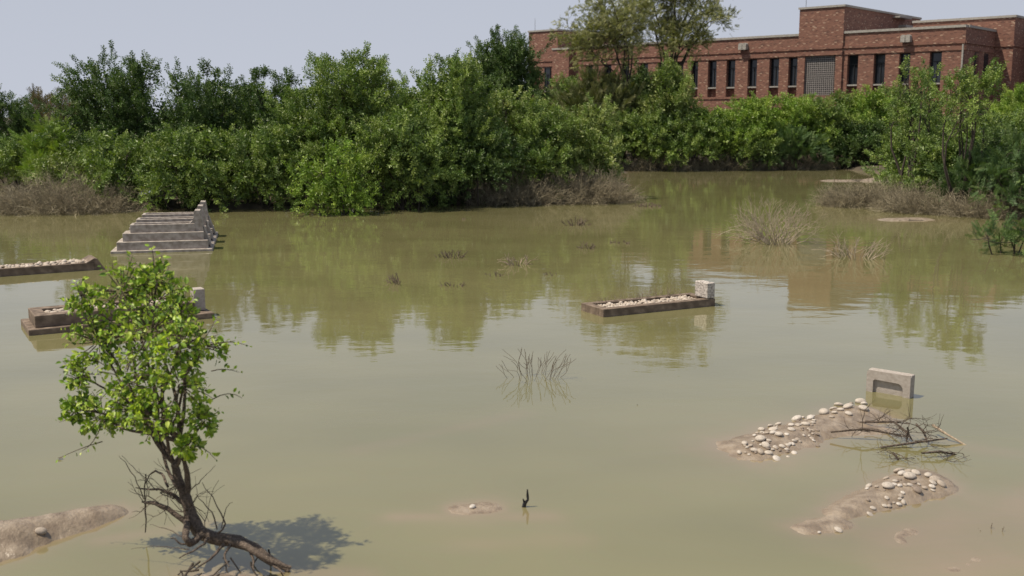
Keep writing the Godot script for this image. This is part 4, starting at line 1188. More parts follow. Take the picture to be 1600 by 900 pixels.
	river_stone(2.883, -10.004, 0.054, 808, "tiny pale pebble right of the middle, high up of the upper mound", "pebbles on the upper mound", 1)
	river_stone(2.213, -9.219, 0.033, 809, "tiny dark pebble at the low end, low down of the upper mound", "pebbles on the upper mound", 3)
	river_stone(2.419, -9.767, 0.032, 810, "tiny pale pebble on the left slope, high up of the upper mound", "pebbles on the upper mound", 1)
	river_stone(2.414, -9.851, 0.050, 811, "tiny tan pebble at the low end, high up of the upper mound", "pebbles on the upper mound", 0)
	river_stone(2.546, -9.455, 0.030, 812, "tiny brown pebble left of the middle, low down of the upper mound", "pebbles on the upper mound", 2)
	river_stone(2.803, -9.851, 0.037, 813, "tiny dark pebble right of the middle, high up of the upper mound", "pebbles on the upper mound", 3)
	river_stone(2.614, -10.062, 0.035, 814, "tiny tan pebble on the left slope, high up of the upper mound", "pebbles on the upper mound", 0)
	river_stone(2.921, -9.944, 0.039, 815, "tiny dark pebble right of the middle, high up of the upper mound", "pebbles on the upper mound", 3)
	river_stone(2.405, -9.515, 0.028, 816, "tiny tan pebble on the left slope, low down of the upper mound", "pebbles on the upper mound", 0)
	river_stone(2.643, -9.533, 0.054, 817, "tiny tan pebble left of the middle, low down of the upper mound", "pebbles on the upper mound", 0)
	river_stone(2.685, -9.570, 0.053, 818, "tiny brown pebble right of the middle, low down of the upper mound", "pebbles on the upper mound", 2)
	river_stone(2.456, -9.317, 0.035, 819, "tiny dark pebble on the left slope, low down of the upper mound", "pebbles on the upper mound", 3)
	river_stone(2.194, -9.358, 0.050, 820, "tiny brown pebble at the low end, low down of the upper mound", "pebbles on the upper mound", 2)
	river_stone(2.120, -9.235, 0.030, 821, "tiny brown pebble at the low end, low down of the upper mound", "pebbles on the upper mound", 2)
	river_stone(2.556, -9.720, 0.032, 822, "tiny brown pebble on the left slope, high up of the upper mound", "pebbles on the upper mound", 2)
	river_stone(2.868, -9.816, 0.036, 823, "tiny brown pebble right of the middle, high up of the upper mound", "pebbles on the upper mound", 2)
	river_stone(2.323, -9.340, 0.045, 824, "tiny brown pebble on the left slope, low down of the upper mound", "pebbles on the upper mound", 2)
	river_stone(3.002, -10.111, 0.029, 825, "tiny dark pebble right of the middle, high up of the upper mound", "pebbles on the upper mound", 3)
	river_stone(2.146, -9.372, 0.037, 826, "tiny brown pebble at the low end, low down of the upper mound", "pebbles on the upper mound", 2)
	river_stone(2.502, -9.664, 0.030, 827, "tiny tan pebble on the left slope, high up of the upper mound", "pebbles on the upper mound", 0)
	river_stone(2.823, -9.971, 0.034, 828, "tiny pale pebble right of the middle, high up of the upper mound", "pebbles on the upper mound", 1)
	river_stone(2.559, -9.413, 0.031, 829, "tiny dark pebble left of the middle, low down of the upper mound", "pebbles on the upper mound", 3)
	river_stone(2.854, -9.772, 0.033, 832, "tiny dark pebble right of the middle, high up of the upper mound", "pebbles on the upper mound", 3)
	river_stone(2.873, -9.741, 0.037, 833, "tiny brown pebble right of the middle, high up of the upper mound", "pebbles on the upper mound", 2)
	river_stone(2.399, -9.709, 0.032, 834, "tiny dark pebble on the left slope, high up of the upper mound", "pebbles on the upper mound", 3)
	river_stone(2.796, -9.814, 0.033, 835, "tiny dark pebble right of the middle, high up of the upper mound", "pebbles on the upper mound", 3)
	river_stone(2.914, -10.128, 0.041, 836, "tiny brown pebble right of the middle, high up of the upper mound", "pebbles on the upper mound", 2)
	river_stone(2.157, -9.325, 0.038, 837, "tiny tan pebble at the low end, low down of the upper mound", "pebbles on the upper mound", 0)
	river_stone(2.787, -9.945, 0.047, 838, "tiny brown pebble right of the middle, high up of the upper mound", "pebbles on the upper mound", 2)
	river_stone(2.864, -10.032, 0.054, 839, "tiny brown pebble right of the middle, high up of the upper mound", "pebbles on the upper mound", 2)
	river_stone(2.930, -9.959, 0.033, 840, "tiny tan pebble right of the middle, high up of the upper mound", "pebbles on the upper mound", 0)
	river_stone(2.446, -9.383, 0.037, 841, "tiny brown pebble on the left slope, low down of the upper mound", "pebbles on the upper mound", 2)
	river_stone(2.432, -9.353, 0.045, 842, "tiny brown pebble on the left slope, low down of the upper mound", "pebbles on the upper mound", 2)
	river_stone(2.380, -9.462, 0.048, 843, "tiny dark pebble on the left slope, low down of the upper mound", "pebbles on the upper mound", 3)
	river_stone(2.347, -9.315, 0.051, 844, "tiny dark pebble on the left slope, low down of the upper mound", "pebbles on the upper mound", 3)
	river_stone(2.849, -9.612, 0.042, 845, "tiny pale pebble right of the middle, low down of the upper mound", "pebbles on the upper mound", 1)
	river_stone(2.366, -9.838, 0.051, 846, "tiny brown pebble at the low end, high up of the upper mound", "pebbles on the upper mound", 2)
	river_stone(2.615, -9.468, 0.048, 847, "tiny pale pebble left of the middle, low down of the upper mound", "pebbles on the upper mound", 1)
	river_stone(2.528, -9.324, 0.042, 848, "tiny dark pebble left of the middle, low down of the upper mound", "pebbles on the upper mound", 3)
	river_stone(2.366, -9.534, 0.051, 849, "tiny brown pebble on the left slope, low down of the upper mound", "pebbles on the upper mound", 2)
	river_stone(2.306, -9.696, 0.046, 851, "tiny pale pebble at the low end, high up of the upper mound", "pebbles on the upper mound", 1)
	river_stone(2.864, -10.230, 0.047, 852, "tiny dark pebble right of the middle, high up of the upper mound", "pebbles on the upper mound", 3)
	river_stone(2.988, -10.107, 0.052, 853, "tiny tan pebble right of the middle, high up of the upper mound", "pebbles on the upper mound", 0)
	river_stone(2.520, -9.708, 0.045, 856, "tiny pale pebble on the left slope, high up of the upper mound", "pebbles on the upper mound", 1)
	river_stone(2.258, -9.257, 0.028, 857, "tiny dark pebble at the low end, low down of the upper mound", "pebbles on the upper mound", 3)
	river_stone(2.844, -9.655, 0.051, 858, "tiny brown pebble right of the middle, low down of the upper mound", "pebbles on the upper mound", 2)
	river_stone(2.897, -9.818, 0.036, 859, "tiny brown pebble right of the middle, high up of the upper mound", "pebbles on the upper mound", 2)
	river_stone(3.207, -8.240, 0.044, 860, "tiny brown pebble near the top, high up of the lower mound", "pebbles on the lower mound", 2)
	river_stone(3.367, -8.243, 0.050, 861, "tiny brown pebble on the right shoulder, high up of the lower mound", "pebbles on the lower mound", 2)
	river_stone(3.204, -8.356, 0.038, 862, "tiny dark pebble in the middle, high up of the lower mound", "pebbles on the lower mound", 3)
	river_stone(3.245, -8.242, 0.052, 864, "tiny tan pebble near the top, high up of the lower mound", "pebbles on the lower mound", 0)
	river_stone(3.115, -8.245, 0.053, 865, "tiny pale pebble in the middle, high up of the lower mound", "pebbles on the lower mound", 1)
	river_stone(2.985, -7.960, 0.043, 866, "tiny dark pebble in the middle, low down of the lower mound", "pebbles on the lower mound", 3)
	river_stone(3.167, -8.310, 0.036, 867, "tiny dark pebble in the middle, high up of the lower mound", "pebbles on the lower mound", 3)
	river_stone(3.025, -7.981, 0.032, 868, "tiny brown pebble in the middle, low down of the lower mound", "pebbles on the lower mound", 2)
	river_stone(3.336, -8.283, 0.035, 869, "tiny tan pebble near the top, high up of the lower mound", "pebbles on the lower mound", 0)
	river_stone(2.969, -7.922, 0.041, 870, "tiny brown pebble in the middle, low down of the lower mound", "pebbles on the lower mound", 2)
	river_stone(2.968, -8.225, 0.041, 874, "tiny brown pebble on the muddy slope, high up of the lower mound", "pebbles on the lower mound", 2)
	river_stone(3.003, -8.149, 0.029, 875, "tiny dark pebble on the muddy slope, high up of the lower mound", "pebbles on the lower mound", 3)
	river_stone(3.114, -8.425, 0.055, 876, "tiny brown pebble in the middle, high up of the lower mound", "pebbles on the lower mound", 2)
	river_stone(3.110, -8.007, 0.052, 878, "tiny tan pebble in the middle, low down of the lower mound", "pebbles on the lower mound", 0)
	river_stone(2.984, -8.028, 0.045, 880, "tiny tan pebble in the middle, low down of the lower mound", "pebbles on the lower mound", 0)
	river_stone(3.155, -8.223, 0.048, 881, "tiny pale pebble in the middle, high up of the lower mound", "pebbles on the lower mound", 1)
	river_stone(3.063, -7.972, 0.052, 883, "tiny pale pebble in the middle, low down of the lower mound", "pebbles on the lower mound", 1)
	river_stone(2.812, -7.964, 0.040, 884, "tiny dark pebble on the muddy slope, low down of the lower mound", "pebbles on the lower mound", 3)
	river_stone(3.108, -8.069, 0.047, 886, "tiny brown pebble in the middle, low down of the lower mound", "pebbles on the lower mound", 2)
	river_stone(3.089, -8.033, 0.036, 887, "tiny tan pebble in the middle, low down of the lower mound", "pebbles on the lower mound", 0)
	river_stone(3.285, -8.215, 0.036, 888, "tiny dark pebble near the top, high up of the lower mound", "pebbles on the lower mound", 3)
	river_stone(3.473, -8.385, 0.041, 889, "tiny dark pebble on the right shoulder, high up of the lower mound", "pebbles on the lower mound", 3)
	river_stone(-0.312, -7.917, 0.06, 590, "single wet pebble on the low shoal left of the black stub", "", 1)

# ------------------------------------------------------------------ dead plants in the water
func dead_plants() -> void:
	tuft("bare_shrub", "large bare shrub with spreading pale twigs standing in the water right of centre", "", Vector3(6.432, 0, -25.727), 2.183, 0.811, 80, 700, M.bleached_wood, {"open": 1.9, "level": 3, "lean": Vector3(-0.3, 0, 0), "thick": 0.011, "foot": 0.25, "lift": 0.015, "spread": 0.8})
	tuft("bare_shrub", "sparse bare shrub with drooping twigs to the right of the large bare shrub", "", Vector3(7.523, 0, -22.879), 1.317, 0.527, 30, 701, M.bleached_wood, {"open": 1.3, "level": 2, "thick": 0.011})
	tuft("dead_stalks", "reddish dead stalks in open water before the middle shrubs, tallest tuft", "dead stalks standing in the water", Vector3(0.264, 0, -12.134), 0.625, 0.456, 28, 702, M.stalk, {"open": 0.8, "level": 1, "thick": 0.003, "foot": 0.8})
	tuft("dead_stalks", "leaning dark tuft of twigs, leftmost in the open water", "dead stalks standing in the water", Vector3(-2.099, 0, -19.221), 0.419, 0.303, 15, 703, M.stalk, {"lean": Vector3(-0.5,0,0), "thick": 0.0092})
	tuft("dead_stalks", "low spread of dead twigs nearest the left bank shrubs", "dead stalks standing in the water", Vector3(-1.300, 0, -22.879), 0.666, 0.277, 30, 704, M.stalk, {"open": 1.6, "thick": 0.0110})
	tuft("dead_stalks", "thin curved stalks between the leftmost tuft and the low spread", "dead stalks standing in the water", Vector3(-1.046, 0, -18.925), 0.436, 0.206, 16, 705, M.stalk, {"open": 1.2, "thick": 0.0091})
	tuft("dead_stalks", "flat mat of dead stalks in the middle of the open water", "dead stalks standing in the water", Vector3(-0.298, 0, -20.251), 0.565, 0.172, 28, 706, M.stalk, {"open": 2.0, "thick": 0.0097})
	tuft("dead_stalks", "pale upright tuft of bent stalks just behind the flat mat", "dead stalks standing in the water", Vector3(0.133, 0, -21.676), 0.578, 0.368, 22, 707, M.pale_wood, {"open": 1.0, "thick": 0.0104})
	tuft("dead_stalks", "few dark twig ends by the bright sky reflection", "dead stalks standing in the water", Vector3(0.769, 0, -20.251), 0.368, 0.172, 11, 708, M.stalk, {"lean": Vector3(-0.4,0,0), "thick": 0.0097})
	tuft("dead_stalks", "arched dead twigs off the tip of the left bank", "dead stalks standing in the water", Vector3(1.843, 0, -29.715), 0.720, 0.360, 22, 709, M.stalk, {"open": 1.6, "thick": 0.0143})
	tuft("dead_stalks", "upright thin stalks in front of the arched twigs", "dead stalks standing in the water", Vector3(1.762, 0, -24.461), 0.534, 0.237, 19, 710, M.stalk, {"thick": 0.0117})
	tuft("dead_stalks", "faint tuft of stalks right of the upright thin stalks", "dead stalks standing in the water", Vector3(2.640, 0, -25.464), 0.556, 0.185, 19, 711, M.stalk, {"open": 1.4, "thick": 0.0122})
	tuft("dead_stalks", "low floating brush trailing from the tip of the left bank", "", Vector3(4.646, 0, -36.143), 1.314, 0.219, 56, 712, M.stalk, {"open": 2.2, "thick": 0.0173})
	tuft("dead_stalks", "few short twigs behind the headless middle water", "dead stalks standing in the water", Vector3(2.109, 0, -13.062), 0.269, 0.095, 7, 713, M.stalk, {"open": 1.2, "thick": 0.0063})
	tuft("dead_stalks", "four separate dark stems above the submerged sandbank", "dead stalks standing in the water", Vector3(0.241, 0, -10.111), 0.270, 0.147, 7, 714, M.stalk, {"foot": 1.6, "open": 0.3, "level": 0, "thick": 0.0049})
	tuft("dead_stalks", "small forked twig lying on open water left of the stony mound", "dead stalks standing in the water", Vector3(1.310, 0, -10.907), 0.251, 0.093, 5, 715, M.stalk, {"lean": Vector3(-0.7,0,0), "thick": 0.0052})
	tuft("dead_stalks", "thin upright stems in the shallows between the two stony mounds", "dead stalks standing in the water", Vector3(2.300, 0, -8.614), 0.136, 0.104, 5, 716, M.stalk, {"foot": 1.4, "open": 0.3, "level": 0, "thick": 0.0045})
	tuft("dead_stalks", "thin pale grass stems in the shallow right corner", "dead stalks standing in the water", Vector3(3.547, 0, -7.463), 0.181, 0.226, 9, 717, M.stalk, {"foot": 1.2, "open": 0.4, "level": 0, "thick": 0.002})
	tuft("dead_stalks", "short dark twigs right of the pale stick", "dead stalks standing in the water", Vector3(4.505, 0, -9.653), 0.176, 0.094, 5, 718, M.stalk, {"foot": 1.4, "level": 0, "thick": 0.0046})
	tuft("dead_stalks", "tiny dark twig at the bottom edge", "dead stalks standing in the water", Vector3(2.916, 0, -6.979), 0.059, 0.042, 5, 719, M.stalk, {"thick": 0.0045})
	tuft("dead_stalks", "small dark perched twig near the left bank shadow", "", Vector3(-1.450, 0, -31.393), 0.228, 0.152, 6, 720, M.stalk, {"thick": 0.0151})
	bush("feathery_shrub", "bright feathery branch reaching over the water from the right edge", "shrub", "", Vector3(11.2, 0.0, -23.4), 2.5, 0.8, 1.2, "blue", "feather", 6, 771, {"dens": 7.0, "size": 0.75, "droop": 0.3, "low": 0.25})
	# branches that lie across the water between the two stony mounds
	var r := rand(61)
	var b := Mb.new()
	for p in [[Vector3(3.054, 0.060, -9.765), Vector3(3.360, 0.100, -9.696), Vector3(3.691, 0.060, -9.662)], [Vector3(3.322, 0.030, -10.187), Vector3(3.703, 0.070, -10.096), Vector3(3.814, 0.130, -9.807)], [Vector3(3.425, 0.010, -9.445), Vector3(3.732, 0.050, -9.494), Vector3(4.074, 0.070, -9.529)], [Vector3(3.681, 0.140, -9.816), Vector3(3.738, 0.090, -9.729), Vector3(3.766, 0.040, -9.565)], [Vector3(3.855, 0.150, -9.740), Vector3(3.891, 0.080, -9.679), Vector3(3.901, 0.030, -9.558)], [Vector3(3.427, 0.060, -9.141), Vector3(3.462, 0.030, -9.123), Vector3(3.484, -0.020, -9.112)], [Vector3(3.716, 0.160, -9.581), Vector3(3.733, 0.080, -9.597), Vector3(3.715, 0.020, -9.589)], [Vector3(3.704, 0.040, -9.184), Vector3(3.874, 0.060, -9.178), Vector3(4.112, -0.020, -9.293)]]:
		b.tube([p[0], p[1] + ball(r) * 0.02, p[2]], [0.009, 0.012, 0.007], 5)
		var tips := []
		for k in 5:
			var o := ball(r); o.y = absf(o.y) * 0.5
			grow(b, r, (p[0] as Vector3).lerp(p[2], r.randf_range(0.3, 0.95)) + Vector3(0, 0.02, 0), o, r.randf_range(0.10, 0.22), 0.005, 1, {"least": 0.0015, "kids": 3, "wander": 0.3, "lift": -0.02}, tips)
	var pile := obj("dead_branch", b.mesh(), M.bark)
	tag(pile, "tangle of dark dead branches lying across the water between the two stony mounds", "branch")
	b = Mb.new()
	b.tube([Vector3(4.066, 0.100, -9.865), Vector3(4.137, 0.060, -9.682), Vector3(4.307, -0.030, -9.511)], [0.014, 0.012, 0.009], 6)
	tag(obj("pale_stick", b.mesh(), M.pale_wood), "single pale stick leaning out of the water beside the dark branches", "stick")
	# black upright stub in the foreground
	b = Mb.new()
	var st: Vector3 = Vector3(0.101, 0.000, -7.958)
	b.tube([st + Vector3(-0.02, -0.05, 0), st + Vector3(0.0, 0.03, 0), st + Vector3(0.025, 0.06, 0), st + Vector3(0.022, 0.09, 0.0), st + Vector3(0.02, 0.145, 0)], [0.016, 0.017, 0.010, 0.011, 0.005], 6)
	b.tube([st + Vector3(0, 0.03, 0), st + Vector3(-0.015, 0.07, 0.01)], [0.012, 0.004], 5)
	tag(obj("wood_stub", b.mesh(), M.frame), "short black stub of wood poking out of the water beside a shoal", "stick")
	# a dead leaf afloat
	b = Mb.new()
	leaf_quad(b, Vector3.ZERO, Vector3(0.9, 0.12, 0.3).normalized(), Vector3.UP, 0.06, 0.04)
	var lf := obj("floating_leaf", b.mesh(), M.stalk)
	lf.position = Vector3(-4.093, 0.006, -9.141)
	tag(lf, "single dark dead leaf floating left of the small tree", "leaf")
	# a stone half sunk in the mud bank
	b = Mb.new()
	var cp := Vector3(-3.42, bed(-3.42, -7.28) + 0.012, -7.28)
	b.pebble(Vector3.ZERO, Vector3(0.042, 0.024, 0.034), Basis.IDENTITY, bump_noise, 9, 14)
	var cup := obj("river_stone", b.mesh(), M.stone[2])
	cup.position = cp
	cup.rotation = Vector3(0.2, 0.3, -0.25)
	tag(cup, "brown round stone half sunk in the left mud bank", "stone")

# ------------------------------------------------------------------ the small tree in front
func small_tree() -> void:
	var r := rand(71)
	var t := thing("small_tree", "small crooked tree with bright green leaves leaning over the water in the foreground", "tree", Vector3(-1.813, 0.000, -6.894))
	var o := t.position
	var b := Mb.new()
	var path := func(into: Mb, pts: Array, radii: Array, sides: int):
		var q := []
		var w := []
		for k in pts.size() - 1:
			for j in 3:
				var f := j / 3.0
				var p: Vector3 = (pts[k] as Vector3).cubic_interpolate(pts[k + 1], pts[maxi(k - 1, 0)], pts[mini(k + 2, pts.size() - 1)], f) - o
				q.append(p + ball(r) * 0.006)
				w.append(0.66 * lerpf(radii[k], radii[k + 1], f) * r.randf_range(0.9, 1.1))
		q.append(pts[-1] - o)
		w.append(radii[-1] * 0.66)
		into.tube(q, w, sides)
	path.call(b, [Vector3(-1.508, 0.009, -6.750), Vector3(-1.630, 0.069, -6.780), Vector3(-1.817, 0.158, -6.850), Vector3(-2.006, 0.174, -6.900), Vector3(-2.172, 0.219, -6.950), Vector3(-2.251, 0.377, -7.000), Vector3(-2.306, 0.528, -7.030), Vector3(-2.350, 0.661, -7.050)], [0.022, 0.05, 0.062, 0.066, 0.078, 0.060, 0.05, 0.036], 10)
	path.call(b, [Vector3(-1.461, 0.094, -6.600), Vector3(-1.661, 0.162, -6.650), Vector3(-1.860, 0.189, -6.800), Vector3(-2.086, 0.172, -6.950)], [0.015, 0.03, 0.04, 0.04], 8)
	path.call(b, [Vector3(-2.136, 0.207, -6.900), Vector3(-2.173, 0.189, -6.800), Vector3(-2.199, 0.246, -6.750), Vector3(-2.249, 0.280, -6.950)], [0.045, 0.04, 0.035, 0.04], 8)
	for q in [[Vector3(-1.956, 0.179, -6.800), Vector3(-2.018, 0.122, -6.700), Vector3(-2.097, 0.085, -6.600)], [Vector3(-1.913, 0.179, -6.800), Vector3(-1.923, 0.140, -6.700), Vector3(-1.858, 0.130, -6.550)], [Vector3(-1.770, 0.178, -6.750), Vector3(-1.738, 0.131, -6.680), Vector3(-1.708, 0.085, -6.600)], [Vector3(-2.079, 0.195, -6.850), Vector3(-2.091, 0.199, -6.700), Vector3(-2.182, 0.188, -6.550)], [Vector3(-1.674, 0.140, -6.700), Vector3(-1.567, 0.108, -6.600), Vector3(-1.482, 0.103, -6.500)]]:
		path.call(b, q, [0.018, 0.012, 0.006], 6)
	obj("trunk", b.mesh(), M.bark, t)
	for k in 14:
		var f := Vector3(r.randf_range(-0.42, 0.26), r.randf_range(0.02, 0.12), r.randf_range(0.0, 0.3))
		var e := f + Vector3(r.randf_range(-0.25, 0.2), -f.y - 0.04, r.randf_range(-0.05, 0.3))
		b = Mb.new()
		limb(b, r, f, e, r.randf_range(0.005, 0.011), 0.003, 0.035, 5, 5)
		obj("root", b.mesh(), M.dark_bark, t)
	# limbs
	for q in [
		[[Vector3(-2.264, 0.272, -6.970), Vector3(-2.394, 0.353, -7.000), Vector3(-2.508, 0.376, -7.050), Vector3(-2.606, 0.367, -7.100)], [0.034, 0.026, 0.022, 0.010]],
		[[Vector3(-2.294, 0.400, -7.000), Vector3(-2.379, 0.442, -7.050), Vector3(-2.484, 0.456, -7.100), Vector3(-2.682, 0.434, -7.200)], [0.026, 0.020, 0.014, 0.005]],
		[[Vector3(-2.246, 0.470, -7.000), Vector3(-2.232, 0.626, -6.950), Vector3(-2.236, 0.757, -6.900), Vector3(-2.254, 0.915, -6.900)], [0.036, 0.028, 0.02, 0.012]],
		[[Vector3(-2.286, 0.470, -7.000), Vector3(-2.390, 0.536, -7.100), Vector3(-2.462, 0.634, -7.200), Vector3(-2.508, 0.759, -7.250)], [0.028, 0.02, 0.016, 0.012]],
		[[Vector3(-2.403, 0.498, -7.050), Vector3(-2.494, 0.539, -7.200), Vector3(-2.593, 0.514, -7.300), Vector3(-2.644, 0.432, -7.300)], [0.014, 0.012, 0.01, 0.004]],
		[[Vector3(-2.640, 0.504, -7.300), Vector3(-2.657, 0.359, -7.300), Vector3(-2.661, 0.213, -7.300), Vector3(-2.669, 0.057, -7.300)], [0.006, 0.008, 0.008, 0.006]],
		[[Vector3(-2.011, 0.228, -6.850), Vector3(-1.942, 0.317, -6.800), Vector3(-1.988, 0.453, -6.800), Vector3(-2.084, 0.615, -6.800)], [0.012, 0.009, 0.006, 0.003]],
		[[Vector3(-2.010, 0.260, -6.850), Vector3(-2.048, 0.388, -6.850), Vector3(-2.137, 0.461, -6.900), Vector3(-2.166, 0.497, -6.900)], [0.008, 0.006, 0.004, 0.002]],
		[[Vector3(-2.174, 0.170, -6.800), Vector3(-2.239, 0.179, -6.800), Vector3(-2.294, 0.216, -6.800), Vector3(-2.319, 0.225, -6.800)], [0.012, 0.01, 0.008, 0.004]],
		[[Vector3(-2.197, 0.143, -6.800), Vector3(-2.323, 0.131, -6.850), Vector3(-2.471, 0.123, -6.900), Vector3(-2.646, 0.079, -6.950)], [0.006, 0.004, 0.003, 0.002]],
		[[Vector3(-2.236, 0.234, -6.800), Vector3(-2.342, 0.230, -6.900), Vector3(-2.437, 0.242, -6.950), Vector3(-2.525, 0.236, -7.000)], [0.006, 0.004, 0.003, 0.002]],
		[[Vector3(-2.211, 0.511, -6.950), Vector3(-2.141, 0.575, -6.900), Vector3(-2.072, 0.643, -6.900), Vector3(-2.017, 0.702, -6.900)], [0.006, 0.005, 0.003, 0.002]],
		[[Vector3(-2.591, 0.386, -7.100), Vector3(-2.630, 0.503, -7.100), Vector3(-2.709, 0.613, -7.150), Vector3(-2.787, 0.671, -7.200)], [0.006, 0.005, 0.004, 0.002]],
		[[Vector3(-2.498, 0.452, -7.100), Vector3(-2.600, 0.533, -7.150), Vector3(-2.692, 0.586, -7.200), Vector3(-2.788, 0.655, -7.250)], [0.005, 0.004, 0.003, 0.002]],
		[[Vector3(-1.973, 0.294, -6.800), Vector3(-1.938, 0.408, -6.800), Vector3(-1.918, 0.453, -6.800), Vector3(-1.883, 0.476, -6.800)], [0.005, 0.004, 0.003, 0.002]],
	]:
		b = Mb.new()
		path.call(b, q[0], q[1], 6)
		obj("branch", b.mesh(), M.bark, t)
	# fine dead twigs low on the trunk
	b = Mb.new()
	var tips := []
	for q in [Vector3(-2.394, 0.353, -7.000), Vector3(-2.581, 0.338, -7.100), Vector3(-2.277, 0.349, -6.950), Vector3(-2.208, 0.396, -6.950), Vector3(-2.476, 0.433, -7.100), Vector3(-2.110, 0.300, -6.900), Vector3(-2.559, 0.409, -7.100), Vector3(-2.261, 0.516, -7.000), Vector3(-2.355, 0.423, -7.000)]:
		for k in 3:
			grow(b, r, q - o, Vector3(r.randf_range(-1, 0.6), r.randf_range(-0.3, 1.0), r.randf_range(-0.6, 0.6)), r.randf_range(0.08, 0.2), 0.004, 1, {"least": 0.0012, "kids": 3, "wander": 0.25, "lift": 0.0}, tips)
	obj("twig", b.mesh(), M.bark, t)
	# leafy shoots
	var wood := Mb.new()
	var spots := []      # [transform, nearness]
	var feet := [Vector3(-2.350, 0.661, -7.050) - o, Vector3(-2.257, 0.870, -6.900) - o, Vector3(-2.508, 0.759, -7.250) - o]
	var clumps := [[Vector3(-2.736, 1.837, -7.300), 0.20], [Vector3(-3.018, 1.769, -7.300), 0.13], [Vector3(-2.485, 1.905, -7.300), 0.15], [Vector3(-2.298, 1.719, -7.200), 0.12], [Vector3(-2.446, 1.602, -7.000), 0.25], [Vector3(-2.916, 1.471, -7.300), 0.2], [Vector3(-2.147, 1.491, -7.100), 0.2], [Vector3(-2.637, 1.291, -7.000), 0.24], [Vector3(-2.220, 1.284, -6.850), 0.22], [Vector3(-3.011, 1.263, -7.200), 0.13], [Vector3(-2.847, 0.991, -7.100), 0.17], [Vector3(-2.387, 1.056, -6.800), 0.16], [Vector3(-2.086, 1.004, -6.900), 0.12], [Vector3(-2.175, 0.857, -6.800), 0.08], [Vector3(-2.551, 1.728, -7.400), 0.22], [Vector3(-2.708, 1.540, -7.300), 0.22], [Vector3(-3.064, 1.009, -7.200), 0.10], [Vector3(-2.191, 1.557, -6.800), 0.16], [Vector3(-2.548, 1.094, -6.900), 0.16]]
	var shoot := func(from: Vector3, to: Vector3, leaves: int, sag: float):
		var mid := from.lerp(to, 0.5) + ball(r) * from.distance_to(to) * 0.12 + Vector3(0, sag, 0)
		var pts := []
		for k in 5:
			var f := k / 4.0
			pts.append(from.lerp(mid, f).lerp(mid.lerp(to, f), f))
		wood.tube(pts, [0.004, 0.0034, 0.003, 0.0024, 0.0014], 4)
		for k in leaves:
			var f := 1.0 - 0.78 * k / leaves
			var p: Vector3 = from.lerp(mid, f).lerp(mid.lerp(to, f), f)
			var dirn := (to - from).normalized()
			var side := ball(r)
			side = (side - dirn * side.dot(dirn)).normalized()
			var d := (dirn * 0.45 + side + Vector3(0, -0.15, 0)).normalized()
			var s := r.randf_range(0.42, 1.0) * (1.0 if k > 1 else 0.75)
			var face := (Vector3.UP * 0.6 + Vector3(0, 0, 0.25) + ball(r) * 0.8).normalized()
			var x := d.cross(face).normalized()
			spots.append(Transform3D(Basis(x * s, d * s, x.cross(d) * s), p + d * 0.012))
	for cl in clumps:
		var c: Vector3 = cl[0] - o
		var rad: float = cl[1]
		var foot: Vector3 = feet[r.randi() % 3]
		limb(wood, r, foot, c, 0.014, 0.005, 0.05, 6, 6)
		for k in int(14 + 105 * rad):
			var d := ball(r)
			d.y = d.y * 0.9 + 0.12
			shoot.call(c + d * rad * 0.25, c + d * rad * r.randf_range(0.8, 1.3), r.randi_range(7, 10), 0.0)
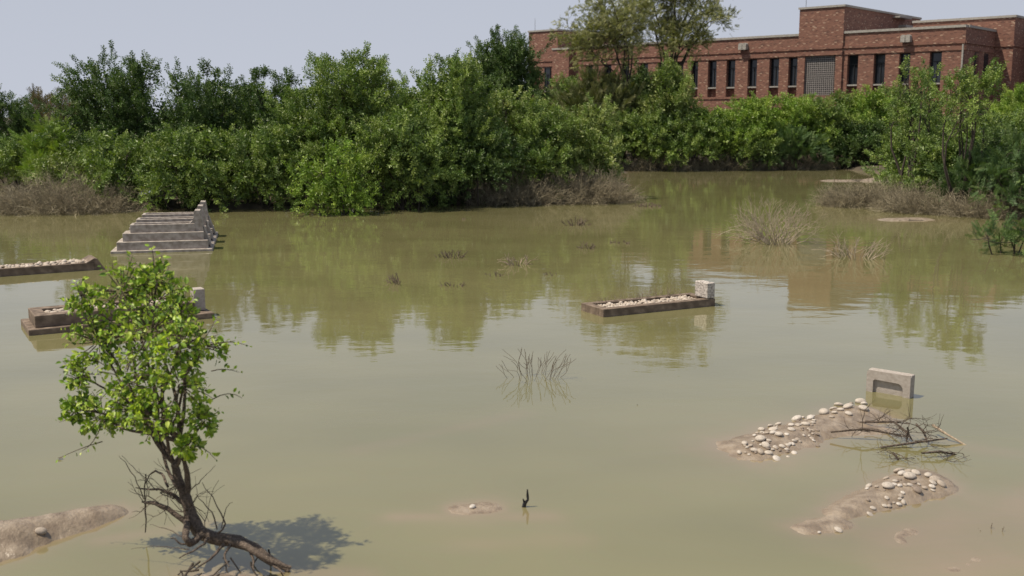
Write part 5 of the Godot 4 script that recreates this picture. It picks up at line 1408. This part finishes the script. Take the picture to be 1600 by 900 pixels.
	for q in [[Vector3(-2.508, 1.905, -7.300), Vector3(-2.553, 2.063, -7.300), Vector3(-2.512, 2.153, -7.300), 8], [Vector3(-2.381, 1.769, -7.300), Vector3(-2.409, 1.905, -7.300), Vector3(-2.379, 1.973, -7.300), 12], [Vector3(-2.333, 1.814, -7.300), Vector3(-2.293, 1.905, -7.300), Vector3(-2.259, 1.860, -7.300), 10], [Vector3(-2.111, 1.491, -7.100), Vector3(-1.978, 1.536, -7.100), Vector3(-1.812, 1.491, -7.100), 9], [Vector3(-2.076, 1.311, -7.100), Vector3(-1.964, 1.333, -7.100), Vector3(-1.882, 1.302, -7.100), 7], [Vector3(-2.056, 1.133, -7.000), Vector3(-1.943, 1.223, -7.000), Vector3(-1.845, 1.147, -7.000), 5], [Vector3(-2.962, 1.194, -7.200), Vector3(-3.084, 1.240, -7.200), Vector3(-3.145, 1.277, -7.200), 8], [Vector3(-2.932, 0.962, -7.200), Vector3(-3.090, 0.962, -7.200), Vector3(-3.197, 0.916, -7.200), 8], [Vector3(-2.858, 0.807, -7.100), Vector3(-3.061, 0.704, -7.200), Vector3(-3.215, 0.652, -7.200), 4], [Vector3(-2.919, 1.769, -7.300), Vector3(-3.095, 1.837, -7.300), Vector3(-3.122, 1.700, -7.300), 8], [Vector3(-2.991, 1.355, -7.300), Vector3(-3.113, 1.424, -7.300), Vector3(-3.159, 1.285, -7.300), 8], [Vector3(-2.141, 0.857, -6.800), Vector3(-2.010, 0.901, -6.800), Vector3(-1.986, 0.777, -6.800), 10], [Vector3(-2.849, 0.945, -7.100), Vector3(-2.947, 0.807, -7.100), Vector3(-3.006, 0.737, -7.100), 6]]:
		shoot.call(q[0] - o, q[2] - o, q[3], (q[1] - (q[0] as Vector3).lerp(q[2], 0.5)).y)
	obj("branch", wood.mesh(), M.bark, t)
	var leaf := Mb.new()
	var base := Vector3.ZERO
	var tip := Vector3(0, 0.062, -0.006)
	var m1 := Vector3(0, 0.02, -0.001)
	var m2 := Vector3(0, 0.042, -0.002)
	for s in [1.0, -1.0]:
		var e1 := Vector3(0.017 * s, 0.018, 0.005)
		var e2 := Vector3(0.0145 * s, 0.04, 0.004)
		if s > 0:
			leaf.tri(base, m1, e1); leaf.quad(m1, m2, e2, e1); leaf.tri(m2, tip, e2)
		else:
			leaf.tri(base, e1, m1); leaf.quad(m1, e1, e2, m2); leaf.tri(m2, e2, tip)
	var lm := leaf.mesh()
	var greens := [Color(0.21, 0.34, 0.03), Color(0.31, 0.43, 0.04), Color(0.12, 0.21, 0.03), Color(0.37, 0.45, 0.08)]
	var solid := []
	for c in greens:
		var m := leaf_material(0.4, Color(0.8, 0.9, 0.25))
		m.vertex_color_use_as_albedo = false
		m.albedo_color = c.linear_to_srgb()
		solid.append(m)
	spots.sort_custom(func(p, q): return p.origin.z > q.origin.z)
	var where := []
	var tints := PackedColorArray()
	for k in spots.size():
		var pick := r.randi() % 4
		if k % 3 == 0 and k / 3 < 300:
			var one := obj("leaf", lm, solid[pick], t)
			one.transform = spots[k]
		else:
			where.append(spots[k])
			var c: Color = greens[pick]
			var w := r.randf_range(0.8, 1.2)
			tints.append(Color(c.r * w, c.g * w, c.b * w))
	many("foliage", lm, M.leaf, where, tints, t)
